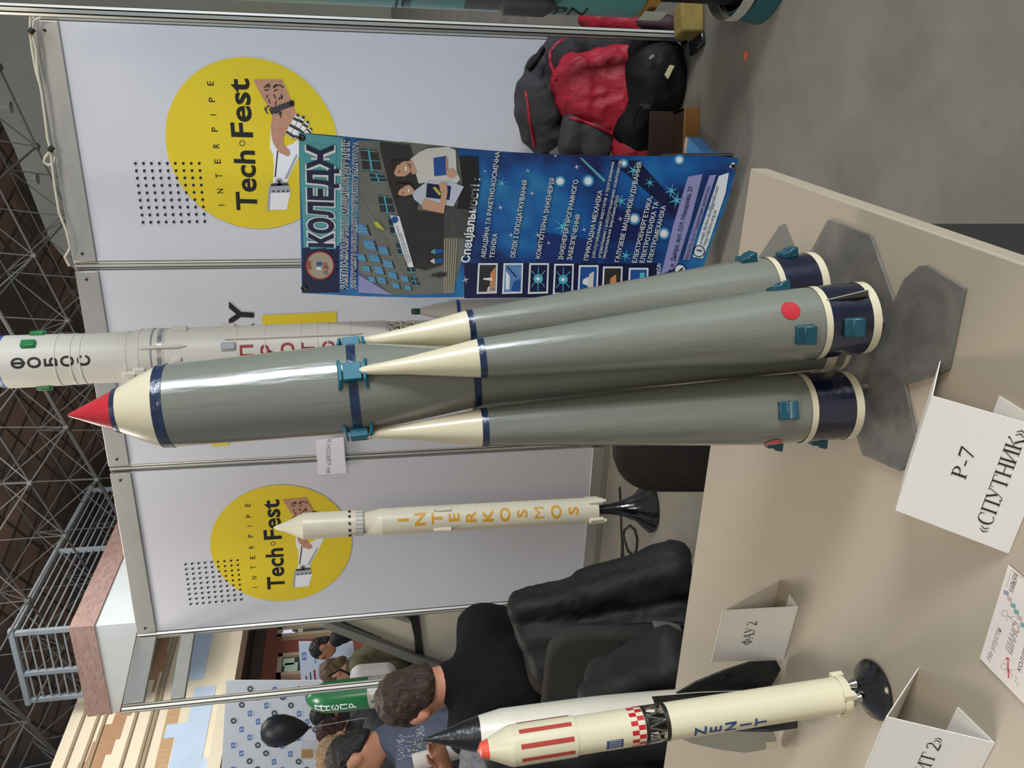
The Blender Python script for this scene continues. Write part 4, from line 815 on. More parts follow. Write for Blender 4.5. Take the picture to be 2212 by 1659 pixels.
for x, y, r_ in [(725, 315, 24), (935, 312, 26), (1280, 595, 26), (1500, 705, 26), (1200, 180, 16), (1615, 155, 22)]: s.disc(B2(x, y), r_/3.456+6, mat('print_azure_glow', (52, 128, 182), .4), 2); s.disc(B2(x, y), r_/3.456+2.5, mat('print_pale_glow', (128, 190, 220), .4), 2.5); s.disc(B2(x, y), r_/3.456, PWHT, 3)
p2([(870, 140), (890, 140), (1070, 310), (1050, 320)], PTEAL, 2); p2([(1310, 160), (1700, 600), (1660, 640), (1100, 160)], PNAVY, 1)
# address strips
p2([(1480, 1010), (1570, 640), (1680, 280), (1790, 260), (1690, 640), (1590, 960)], PLAV, 3); p2([(1640, 900), (1720, 640), (1840, 270), (1890, 265), (1760, 660), (1690, 900)], PLAV, 3); p2([(1715, 880), (1790, 640), (1910, 275), (1985, 250), (1960, 400), (1830, 790), (1790, 890)], PWHT, 3)
s.text('АДРЕСА:', B2(1475, 1080), B2(1475, 925), 8, PWHT, 5, .02)
s.text('49089, м. Дніпро, вул. О.М. Макарова, 27', B2(1546, 1060), B2(1716, 352), 9.5, PNAVY, 5, .01)
s.text('+38(056)734-07-99 Приймальна комісія', B2(1636, 915), B2(1792, 392), 7, PNAVY, 5, .0); s.text('+38(056)792-36-22 Приймальня директора', B2(1672, 915), B2(1846, 352), 7, PNAVY, 5, .0)
s.text('e-mail: dkrkm.dnu@gmail.com', B2(1782, 780), B2(1910, 352), 8, PNAVY, 5, .0); s.text('http://dkrkm.org.ua', B2(1812, 790), B2(1892, 530), 8, PNAVY, 5, .0)
s.ring(B2(1760, 835), 13, 2, PNAVY, 5); s.text('i', B2(1782, 840), B2(1780, 828), 12, PNAVY, 5, .03, slant=.2); s.disc(B2(1620, 975), 12, PWHT, 4); s.ring(B2(1620, 975), 13, 2, PNAVY, 5); s.line(B2(1605, 990), B2(1640, 960), 3.5, PNAVY, 6)
mb.build('printed_sheet', t, smooth=False)
for q in ((652, 297), (657, 623), (1584, 358)):
    c = bat(*q)+bn*.001; mb = MB(); M = Matrix.Translation(Vector(c.tolist())) @ Vector((0, 0, 1)).rotation_difference(Vector(bn.tolist())).to_matrix().to_4x4()
    mb.lathe([(.005, .004), (.009, .005), (.012, .002), (.012, 0)], STEEL if q[0] > 1000 else DKMETAL, 20, M, cap=False); mb.lathe([(.0, .002), (.005, .002)], BLACK, 16, M, cap=False); mb.build('grommet', t)
mb = MB(); c = bat(1588, 362); mb.tube([c-bn*.004, c-bn*.03+np.array([.03, 0, .01]), c-bn*.10+np.array([.0, 0, .25])], .007, BLACK, 8); mb.build('corner_hook', t)
top = (bat(652, 297)+bat(657, 623))/2; mb = MB(); mb.tube([bat(652, 297)-bn*.01, top-bn*.03, bat(657, 623)-bn*.01], .005, BLACK, 8); mb.tube([top-bn*.03, top*.5-bn*.12+bat(1500, 620)*.0, np.array([top[0]*.6, top[1]+.02, -OB[2]+.02])], .008, BLACK, 8)
mb.tube([np.array([top[0]*.6, top[1]+.02, -OB[2]+.02]), bat(1588, 362)-bn*.02], .007, BLACK, 8); mb.build('stand_frame', t)

# ================================================================ name cards, flyer
CARD = mat('folded_card_paper', (232, 226, 216), .8, 0, .2, var=.01, scale=30); INK = mat('card_ink', (26, 23, 22), .6)
def tent(label, FR, FL_, RR_, RL_, ridgeR, ridgeL, lines, z0=.7505):
    """folded paper tent: front-foot and rear-foot corners on the table, ridge corners above them"""
    ridgeR = np.array(ridgeL)*.5+np.array(ridgeR)*.5+(FR-FL_)/2; ridgeL = ridgeR-(FR-FL_); RL_ = RR_-(FR-FL_)
    c = (FR+FL_+RR_+RL_)/4; t = thing('name_card', label, 'card', c, group='folded paper name cards'); th = .0009
    FR, FL_, RR_, RL_, A, B = [np.array(q, float)-c for q in (FR, FL_, RR_, RL_, ridgeR, ridgeL)]
    mb = MB(); nf = nrm(np.cross(B-A, FR-A)); nf = nf if nf[1] < 0 else -nf
    mb.prism([A, B, FL_, FR], -nf*th, CARD); Bx = FR-FL_
    e1 = FR-FL_; mid = (A+B)/2; w0 = np.linalg.norm(e1); up = (A+B)/2-(FR+FL_)/2; H_ = np.linalg.norm(up)
    for body, u, v, h_, wid in lines:                      # u centre across, v baseline up the face, cap height, width (fractions of the face)
        V, Fc, w = serif(body); dx = wid/w
        P = [FL_+(B-FL_)*(v+y*h_)+(FR-FL_)*(u+(x-w/2)*dx)*(1)+((A-B)-(FR-FL_))*(u+(x-w/2)*dx)*(v+y*h_)+nf*.0004 for x, y in V]; mb.add(P, Fc, INK)
    mb.build('front_face', t, smooth=False)
    mb = MB(); nr = nrm(np.cross(A-B, RR_-A)); nr = nr if nr[1] > 0 else -nr; mb.prism([A, B, RL_, RR_], -nr*th, CARD); mb.build('rear_face', t, smooth=False)
    mb = MB(); mb.prism([FR+np.array([0, .002, .0002]), FL_+np.array([0, .002, .0002]), FL_*.55+RL_*.45, FR*.55+RR_*.45], (0, 0, th), CARD); mb.build('foot_flap', t, smooth=False)
    return t
zt0 = .7506
def Z(x, y): p = at_z(x, y, zt0); return p
# ФАУ 2
FR, FL_, RR_ = Z(1725, 1310), Z(1693, 1424), Z(1684, 1252); RL_ = RR_+(FL_-FR)*1.02
tent('white paper name card reading ФАУ 2 behind the black fin', FR, FL_, RR_, RL_, at_y(1567, 1297, (FR[1]+RR_[1])/2), at_y(1531, 1450, (FL_[1]+RL_[1])/2+.006), [('ФАУ 2', .545, .50, .135, .46)])
# Р-7
FL2 = Z(2179, 1196); FR2 = FL2+nrm(Z(2212, 1115)-FL2)*.125; RR2 = Z(2031, 775); RL2 = RR2+(FL2-FR2)
ym = lambda a, b: (a[1]+b[1])/2
tent('white paper name card reading Р-7 «СПУТНИК» before the smoky base plate', FR2, FL2, RR2, RL2, at_y(2015, 846, .605), at_y(1931, 1113, .600), [('Р-7', .575, .52, .125, .26), ('«СПУТНИК»', .52, .20, .125, .86)])
# Зеніт
FR3 = Z(2150, 1605); RR3 = Z(1983, 1443); dirx = nrm(np.array([-1, .12, 0])); FL3 = FR3+dirx*.115; RL3 = RR3+dirx*.115; A3 = at_y(1914, 1548, ym(FR3, RR3)+.002)
tent('white paper name card ending in 2» at the corner, before the trumpet stand', FR3, FL3, RR3, RL3, A3, A3+dirx*.115, [('«ЗЕНИТ 2»', .49, .42, .13, .86)])
# taped card
c = at_y(715, 985, 3.762); t = thing('name_card', 'small white card taped to the aluminium post above the slim rocket', 'card', c); pc = lambda x, y: at_y(x, y, 3.762)-c
mb = MB(); mb.prism([pc(682, 951), pc(742, 944), (pc(748, 1022)), (pc(687, 1025))], (0, .0008, 0), mat('bright_card_paper', (238, 236, 244), .7)); s = Sheet(mb, pc, (0, -1, 0), .0005); s.text('РН «ЦИКЛОН 3»', (714, 1021), (715, 948), 10, mat('faded_ink', (128, 126, 140), .6), 1, .0)
mb.build('card_face', t, smooth=False); mb = MB(); mb.box(tuple(pc(700, 985)+np.array([0, .016, 0])), (.02, .028, .02), mat('tape', (210, 205, 190), .4)); mb.build('tape', t)
# flyer
fl = [Z(2180, 1220), Z(2118, 1422)]; dv = fl[1]-fl[0]; nv = np.array([dv[1], -dv[0], 0])*1.0; nv = nv if nv[1] < 0 else -nv
far = nrm(Z(2212, 1247)-fl[0])*.145; c = (fl[0]+fl[1]+far)/1
t = thing('flyer', 'small white printed flyer lying flat at the near table edge', 'flyer', fl[0]); fq = lambda x, y: at_z(x, y, .7512)-fl[0]
mb = MB(); o_ = np.array([0, 0, .0004]); mb.prism([o_, fl[1]-fl[0]+o_, fl[1]-fl[0]+far+o_, far+o_], (0, 0, .0004), mat('flyer_paper', (236, 224, 214), .7)); s = Sheet(mb, fq, (0, 0, 1), .0003)
K7 = lambda x, y: (2080+x/5.53, 1200+y/5.53); FG = mat('flyer_grey_ink', (176, 160, 152), .7); FT_ = mat('flyer_teal', (120, 168, 164), .7); FR_ = mat('flyer_red', (206, 92, 104), .7); FP = mat('flyer_pink_grey', (196, 178, 174), .7); FBL = mat('flyer_blue_grey', (150, 156, 172), .7)
for k, (x, y) in enumerate([(522, 445), (562, 520), (605, 597), (642, 672), (680, 747), (722, 830)]): s.poly([K7(x-30, y-38), K7(x+30, y-12), K7(x+28, y+40), K7(x-30, y+14)], [FBL, FP, FT_, FT_, FP, FT_][k], 1)
s.text('КАРЬЕРА', K7(600, 455), K7(665, 245), 12, INK, 1, .0, slant=.2); s.text('Не упусти', K7(330, 1275), K7(460, 890), 12, FG, 1, .02, slant=.2); s.text('ШАНС!', K7(580, 1190), K7(690, 850), 18, FG, 1, .03, slant=.2); s.text('КОЛЛЕДЖ', K7(690, 1400), K7(820, 1000), 10, INK, 1, .0, slant=.2)
s.line(K7(550, 1465), K7(540, 1260), 3.5, FR_, 1); s.poly([K7(505, 1240), K7(538, 1208), K7(570, 1258)], FR_, 1)
for (x, y) in ((505, 690), (492, 1325)): s.ring(K7(x, y), 7, 1, FG, 1); s.line(K7(x+30, y+20), K7(x+75, y+60), 1.2, FG, 1); s.line(K7(x+60, y+50), K7(x+130, y+30), 1, FG, 1); s.line(K7(x+60, y+50), K7(x+110, y+130), 1, FG, 1); s.line(K7(x+40, y+30), K7(x+20, y+90), 1, FG, 1)
s.line(K7(585, 175), K7(520, 385), 1, FG, 1); s.line(K7(585, 175), K7(730, 275), 1, FG, 1)
for a, b_ in (((650, 1570), (662, 1520)), ((662, 1520), (625, 1500)), ((625, 1500), (650, 1460)), ((650, 1460), (620, 1440))): s.line(K7(*a), K7(*b_), 1, FG, 1)
mb.build('printed_sheet', t, smooth=False)

from mathutils.bvhtree import BVHTree
# ================================================================ clothes and boxes by the wall
CHAR = mat('charcoal_shell_fabric', (58, 56, 58), .75, 0, .25, bump=.5, bscale=26); REDF = mat('crimson_down_fabric', (158, 28, 44), .55, 0, .35, var=.1, scale=12, bump=.9, bscale=13, stretch=(1.6, 1, .7)); BLKF = mat('black_nylon', (11, 11, 12), .65, 0, .25, bump=.5, bscale=20); DARKF = mat('dark_lining', (34, 32, 34), .8)
W = lambda x, y, Y: at_y(x, y, Y)
t = thing('down_jacket', 'crimson and charcoal down jacket heaped on a black bag by the panel', 'jacket', at_z(1470, 200, 0)+np.array([0, .15, 0])); O_ = np.array(t.location)
def hp(x, y, Y): return W(x, y, Y)-O_
H5 = .009
K6 = lambda cx, cy: (1000+cx/3.456, cy/3.456)
def chain(pts, rs): return [cap(hp(*K6(*a[:2]), a[2]), hp(*K6(*b_[:2]), b_[2]), ra, rb) for (a, b_, ra, rb) in zip(pts[:-1], pts[1:], rs[:-1], rs[1:])]
soft_obj('hood', chain([(700, 300, 3.66), (560, 500, 3.64), (480, 680, 3.62), (480, 850, 3.6), (520, 1000, 3.58), (590, 1130, 3.56)], [.035, .045, .05, .05, .045, .04])+chain([(560, 680, 3.56), (600, 850, 3.54), (640, 1020, 3.52)], [.05, .08, .06])+chain([(700, 420, 3.6), (900, 330, 3.58), (1150, 310, 3.56)], [.045, .06, .05]), CHAR, H5, t, .03, wob=.006, wscale=30)
soft_obj('body', [ell(hp(*K6(1030, 690), 3.48), np.array([.145, .075, .15]))]+chain([(820, 500, 3.53), (900, 640, 3.49), (880, 780, 3.47), (1000, 900, 3.44)], [.05, .055, .05, .05])+chain([(1090, 440, 3.50), (1170, 590, 3.46), (1180, 780, 3.44), (1170, 940, 3.43)], [.045, .06, .06, .045])+chain([(1290, 440, 3.48), (1275, 620, 3.44), (1225, 900, 3.42)], [.035, .04, .035])+chain([(760, 600, 3.53), (840, 700, 3.50)], [.04, .05]), REDF, .008, t, .09, wob=.006, wscale=26, seed=12)
soft_obj('yoke', chain([(830, 920, 3.44), (800, 1100, 3.42)], [.05, .055])+chain([(980, 980, 3.42), (980, 1130, 3.40)], [.055, .055])+chain([(1080, 1010, 3.41), (1040, 1140, 3.39)], [.03, .035]), CHAR, H5, t, .03, wob=.004, wscale=24)
soft_obj('sleeve', chain([(1170, 1060, 3.40), (1250, 1120, 3.37), (1350, 1150, 3.34)], [.045, .05, .045])+chain([(1180, 1130, 3.38), (1300, 1180, 3.35)], [.04, .04]), REDF, H5, t, .02, wob=.005, wscale=30)
soft_obj('lining', chain([(860, 420, 3.60), (1000, 380, 3.58), (1200, 350, 3.56)], [.06, .07, .06])+chain([(680, 540, 3.58), (760, 430, 3.575), (820, 380, 3.57)], [.045, .055, .05])+chain([(620, 700, 3.58), (740, 780, 3.56), (760, 900, 3.53)], [.06, .07, .05]), DARKF, H5, t, .03, wob=.004)
soft_obj('far_sleeve', chain([(900, 150, 3.62), (1000, 165, 3.6), (1240, 165, 3.58)], [.03, .05, .05])+chain([(1240, 170, 3.58), (1420, 330, 3.55)], [.05, .05]), REDF, H5, t, .03, wob=.005)
soft_obj('far_cuff', chain([(1290, 170, 3.55), (1540, 190, 3.5)], [.03, .035]), mat('dark_maroon_fabric', (52, 26, 32), .7, bump=.5), H5, t, .02, wob=.006)
bpy.context.view_layer.update()
def surf_tube(name, px, r, m, objs, parent, org, lift=.3):
    """a piping that runs over the surface of the given cloth parts"""
    trees = [BVHTree.FromPolygons([Vector(org.tolist())+v.co for v in o_.data.vertices], [tuple(q.vertices) for q in o_.data.polygons]) for o_ in objs]; P = []
    for q in px:
        d_ = Vector(ray(*q).tolist()).normalized(); hits = [h_ for h_ in (b_.ray_cast(Vector(ORG.tolist()), d_) for b_ in trees) if h_[0] is not None]
        if hits: h_ = min(hits, key=lambda x: x[3]); P.append(np.array(h_[0]-d_*r*lift)-org)
    if len(P) > 2:
        Q = [P[0]]+[(P[k-1]+2*P[k]+P[k+1])/4 for k in range(1, len(P)-1)]+[P[-1]]; mb = MB(); mb.tube(Q, r, m, 8); mb.build(name, parent)
JP = [c_ for c_ in t.children if c_.name.split('.')[0] in ('hood', 'lining', 'body', 'yoke')]
def dense(pts, n=8): return [K6(*(np.array(a)+(np.array(b_)-np.array(a))*k/n)) for a, b_ in zip(pts[:-1], pts[1:]) for k in range(n)]
surf_tube('hood_trim', dense([(765, 285), (690, 340), (650, 400), (655, 480), (690, 560), (695, 600)]), .008, REDF, JP, t, O_)
surf_tube('hood_trim', dense([(470, 690), (485, 780), (500, 900), (520, 1010), (535, 1100)]), .007, REDF, JP, t, O_)
surf_tube('panel_seam', dense([(800, 880), (900, 905), (1000, 945), (1130, 1005)]), .007, REDF, JP, t, O_)
surf_tube('hem', dense([(1335, 450), (1310, 600), (1270, 760), (1235, 900), (1215, 990)]), .014, REDF, JP, t, O_)
mb = MB(); mb.tube([hp(*K6(490, 510), 3.6), hp(*K6(560, 430), 3.61), hp(*K6(600, 355), 3.62)], [.014, .016, .01], BLKF, 10); mb.build('strap', t)
t = thing('black_bag', 'black nylon bag with a cream tag under the crimson jacket', 'bag', at_z(1470, 200, 0)+np.array([0, .1, 0])); O_ = np.array(t.location)
soft_obj('bag_body', chain([(1400, 400, 3.42), (1440, 560, 3.38), (1450, 720, 3.36)], [.09, .12, .11])+chain([(1350, 700, 3.4), (1300, 950, 3.38), (1330, 1080, 3.37)], [.08, .09, .07])+chain([(1530, 400, 3.41), (1560, 640, 3.34)], [.045, .055]), BLKF, .01, t, .05, wob=.006, wscale=22, cut=lambda G: -(G[..., 2]-.002))
bq = lambda x, y: hp(*K6(x, y), 3.222); tagm = mat('cream_woven_tag', (206, 198, 150), .7)
mb = MB(); mb.prism([bq(1508, 560), bq(1548, 485), bq(1580, 490), bq(1532, 590)], (0, .006, 0), tagm); mb.build('luggage_tag', t)
mb = MB(); q2_ = lambda x, y: hp(*K6(x, y), 3.25); mb.prism([q2_(1390, 432), q2_(1420, 405), q2_(1432, 418), q2_(1398, 445)], (0, .006, 0), mat('grey_tag', (150, 150, 140), .7)); mb.build('label_patch', t)
mb = MB(); q2_ = lambda x, y: hp(*K6(x, y), 3.24); mb.prism([q2_(1330, 775), q2_(1400, 780), q2_(1395, 815), q2_(1325, 808)], (0, .01, 0), mat('dull_buckle', (66, 70, 68), .4, .3)); mb.tube([q2_(1330, 790), q2_(1290, 850), q2_(1270, 960)], .006, BLKF, 8); mb.build('buckle', t)
# wooden drawer-like box and blue box
WOODD = mat('dark_stained_wood', (52, 34, 24), .5, var=.2, scale=8, stretch=(1, 12, 12)); WOODL = mat('raw_plywood_edge', (150, 104, 52), .6, var=.2, scale=18, stretch=(2, 30, 60))
bxA = at_z(1512, 232, 0); bxB = at_z(1508, 334, 0); dx = nrm(bxB-bxA); dy = np.array([-dx[1], dx[0], 0]); dy = dy if dy[1] > 0 else -dy
t = thing('wooden_box', 'dark wooden box with raw plywood front edge beside the banner', 'box', bxA); bl = .24; bd = .12; bh_ = .115
ang = math.atan2(dx[1], dx[0]); M = rz(ang).to_4x4()
mb = MB(); yy = -1 if (rz(ang) @ Vector((0, 1, 0)))[1] < 0 else 1
mb.box((bl/2, yy*.009, .0285), (bl, .018, .057), WOODL, M); mb.build('front_edge', t, bevel=.002)
mb = MB(); mb.box((bl/2, yy*(bd/2+.018), .0495), (bl, bd, .012), WOODD, M); mb.box((bl/2, yy*(bd+.018), .075), (bl, .014, .15), WOODD, M); mb.box((.006, yy*(bd/2+.018), .028), (.012, bd, .055), WOODL, M); mb.box((bl-.006, yy*(bd/2+.018), .028), (.012, bd, .055), WOODD, M); mb.build('tray', t, bevel=.001)
V, Fc, w_ = glyphs('on', .0)
t = thing('blue_box', 'bright blue cardboard box behind the lower corner of the banner', 'box', at_z(1552, 338, 0)+np.array([0, .0, 0])); BLU = mat('bright_blue_card', (96, 168, 240), .5)
q = [at_z(1552, 338, 0), at_z(1512, 296, .0)]; O_ = np.array(t.location)
v0 = q[0]-O_; v1 = q[1]-O_; v2 = v0+np.array([-.2, .05, 0]); v3 = v2+(v1-v0)
mb = MB(); mb.prism([v0, v1, v1+(v2-v0), v2], (0, 0, .05), BLU, mside=BLU); mb.build('carton', t, bevel=.001)
mb = MB(); mb.prism([v1+np.array([0, 0, .0505]), v1+(v2-v0)+np.array([0, 0, .0505]), v1*.9+(v2-v0)+np.array([0, 0, .0505]), v1*.9+np.array([0, 0, .0505])], (0, 0, .006), PAPER); mb.build('lid_edge', t)
# litter near the end post
fo = mat('mustard_foam', (140, 118, 58), .85, var=.15, scale=30)
c = at_z(1512, 46, 0); t = tag(MB().box((0, 0, .045), (.12, .09, .09), fo, Matrix.Rotation(.4, 4, 'Z')).build('foam_block', bevel=.012, loc=c), 'mustard foam block on the floor beside the teal rocket foot', 'foam block')
c = at_z(1512, 95, 0); t = thing('phone_case', 'small black glossy gadget lying near the lone post foot', 'gadget', c); mb = MB(); mb.box((0, 0, .012), (.05, .10, .016), GLOSSBLACK, Matrix.Rotation(.5, 4, 'Z') @ Matrix.Rotation(.1, 4, 'X')); mb.build('shell', t, bevel=.004); mb = MB(); mb.box((.026, 0, .014), (.003, .10, .016), STEEL, Matrix.Rotation(.5, 4, 'Z') @ Matrix.Rotation(.1, 4, 'X')); mb.build('rim', t)
c = at_z(1612, 121, 0); mb = MB(); mb.prism([(-.014, -.012, .001), (.012, -.016, .001), (.016, .006, .001), (.004, .014, .001), (-.012, .010, .001)], (.002, 0, .002), mat('orange_scrap', (240, 116, 70), .7)); tag(mb.build('paper_scrap', loc=c), 'tiny orange paper scrap lying alone on the grey floor', 'scrap')
# black cord on the floor
mb = MB(); cord = [(1338, 1052), (1339, 1075), (1341, 1120), (1343, 1180), (1341, 1230)]
mb.tube([at_z(x, y, .006) for x, y in cord], .005, BLACK, 8); lp = [(1346, 1205), (1344, 1170), (1348, 1145), (1360, 1135), (1371, 1145), (1376, 1165), (1374, 1190), (1366, 1200), (1356, 1190), (1348, 1165), (1345, 1150)]
mb.tube([at_z(x, y, .006) for x, y in lp], .005, BLACK, 8); tag(mb.build('power_cord'), 'black cord with one loop on the floor behind the flared foot', 'cord')
# ================================================================ chairs and draped jackets
CHF = mat('dark_brown_chair_fabric', (44, 39, 36), .9, 0, .15, var=.12, scale=60, bump=.3, bscale=220); CHFB = mat('charcoal_chair_fabric', (52, 49, 45), .9, 0, .15, var=.1, scale=60, bump=.3, bscale=220); CHM = mat('chair_black_steel', (30, 30, 30), .4, .4); LEA = mat('black_leather', (32, 31, 29), .62, 0, .22, bump=.25, bscale=18, var=.3, scale=12)
def pad(mb, w_, h_, d, r, m, M, n=6):                        # rounded cushion: w x h outline, thickness d, gently bellied
    P = []
    for cx, cy, a0 in ((w_/2-r, h_/2-r, 0), (-w_/2+r, h_/2-r, PI/2), (-w_/2+r, -h_/2+r, PI), (w_/2-r, -h_/2+r, 1.5*PI)):
        for k in range(n+1): a = a0+PI/2*k/n; P.append((cx+r*math.cos(a), cy+r*math.sin(a)))
    rings = [(.93, -d/2), (.985, -d/2+.006), (1, -d*.2), (1, d*.2), (.985, d/2-.006), (.93, d/2)]; V = []; Fc = []; N_ = len(P)
    for s_, z in rings: V += [(x*s_, y*s_, z) for x, y in P]
    for i in range(len(rings)-1):
        for k in range(N_): Fc.append((i*N_+k, i*N_+(k+1) % N_, (i+1)*N_+(k+1) % N_, (i+1)*N_+k))
    Fc += [tuple(range(N_))[::-1], tuple((len(rings)-1)*N_+k for k in range(N_))]; mb.add(V, Fc, m, M)
def chair(label, loc, yaw, fab, top=.83, w_=.44):
    t = thing('visitor_chair', label, 'chair', loc, rz(yaw), 'padded visitor chairs')   # local: seat towards -y, backrest at y = 0
    mb = MB(); pad(mb, w_, .36, .05, .09, fab, Matrix.Translation((0, 0, top-.18)) @ Matrix.Rotation(math.radians(82), 4, 'X')); mb.build('backrest', t, angle=60)
    mb = MB(); pad(mb, w_, .42, .06, .07, fab, Matrix.Translation((0, -.24, .45))); mb.build('seat', t, angle=60)
    for sx in (-1, 1):
        x = sx*(w_/2-.03); mb = MB(); mb.tube([(x, .03, 0), (x, .015, .44), (x, .025, .5), (x, .035, top-.2)], .011, CHM, 10); mb.build('leg', t); mb = MB(); mb.tube([(x, -.42, 0), (x, -.40, .43)], .011, CHM, 10); mb.build('leg', t)
    mb = MB(); mb.tube([(-(w_/2-.03), -.40, .42), (w_/2-.03, -.40, .42)], .01, CHM, 8); mb.tube([(-(w_/2-.03), .02, .42), (w_/2-.03, .02, .42)], .01, CHM, 8); mb.build('seat_frame', t)
    return t
chair('dark brown padded chair at the far table edge behind the grey-green rocket', (-.645, 1.40, 0), 0.05, CHF, .815, .41)
t = chair('charcoal padded chair at the far table edge with a metal back bracket', (-1.665, 1.70, 0), -.12, CHFB, .845, .46)
mb = MB(); P = [at_y(x, y, 1.66) for x, y in ((1414, 1352), (1414, 1372), (1474, 1372), (1474, 1362), (1455, 1355))]; Mi = Matrix(t.matrix_world).inverted()
mb.prism([tuple(Mi @ Vector(p.tolist())) for p in P], (0, .02, 0), mat('grey_bracket', (140, 140, 134), .35, .6)); mb.build('back_bracket', t, bevel=.002)
chair('padded chair at the left edge under a black leather jacket', (-2.17, 1.86, 0), -.1, CHF, .78, .44)
def folds(name, label, pairs, rs, d, m, k=.02, seed=1, extra=(), h=.010):
    t = thing(name, label, 'jacket', at_d(*pairs[0][1], d[0])); O_ = np.array(t.location); pr = []
    for i, (A, B) in enumerate(pairs):
        da = d[i % len(d)]; a = at_d(*A, da)-O_; b_ = at_d(*B, da-.05)-O_; pr.append(cap(a, b_, rs[0]*(1 if i % 2 else .75), rs[1]*(1 if i % 2 == 0 else .7)))
    for A, B, r1, r2, dd in extra: pr.append(cap(at_d(*A, dd)-O_, at_d(*B, dd)-O_, r1, r2))
    soft_obj('shell', pr, m, h, t, k, wob=.006, wscale=18, seed=seed); return t, O_
t, O_ = folds('leather_jacket', 'long black leather jacket draped over a chair back, hem near floor', [((1122, 1296), (1455, 1200)), ((1124, 1318), (1462, 1226)), ((1128, 1340), (1466, 1262)), ((1136, 1362), (1468, 1305)), ((1146, 1384), (1468, 1345)), ((1158, 1405), (1465, 1390)), ((1172, 1428), (1440, 1430)), ((1190, 1450), (1400, 1460))], (.036, .050), (2.78, 2.735, 2.76), LEA, .032, 2, [((1380, 1222), (1448, 1192), .03, .03, 2.76), ((1250, 1405), (1330, 1425), .045, .04, 2.70), ((1175, 1440), (1300, 1500), .05, .06, 2.72), ((1150, 1380), (1200, 1460), .05, .05, 2.74), ((1240, 1300), (1440, 1250), .02, .035, 2.71)])
mb = MB(); mb.tube([at_d(1430, 1180, 2.76)-O_, at_d(1447, 1172, 2.76)-O_, at_d(1452, 1180, 2.76)-O_], [.008, .012, .006], LEA, 8); mb.build('hanging_tab', t)
folds('leather_jacket', 'crumpled black leather jacket lying over the charcoal padded chair', [((1290, 1470), (1440, 1400)), ((1280, 1500), (1460, 1440)), ((1285, 1535), (1455, 1490)), ((1300, 1565), (1440, 1540))], (.035, .05), (1.93, 1.88), LEA, .03, 5, [((1300, 1460), (1310, 1560), .04, .05, 1.95)])
folds('leather_jacket', 'black leather jacket at the left edge behind the striped rocket', [((1085, 1600), (1415, 1580)), ((1085, 1630), (1440, 1605)), ((1090, 1665), (1450, 1640)), ((1100, 1700), (1450, 1690)), ((1120, 1740), (1440, 1740))], (.06, .072), (2.42, 2.34), LEA, .03, 8, [((1080, 1625), (1095, 1720), .06, .06, 2.44)])

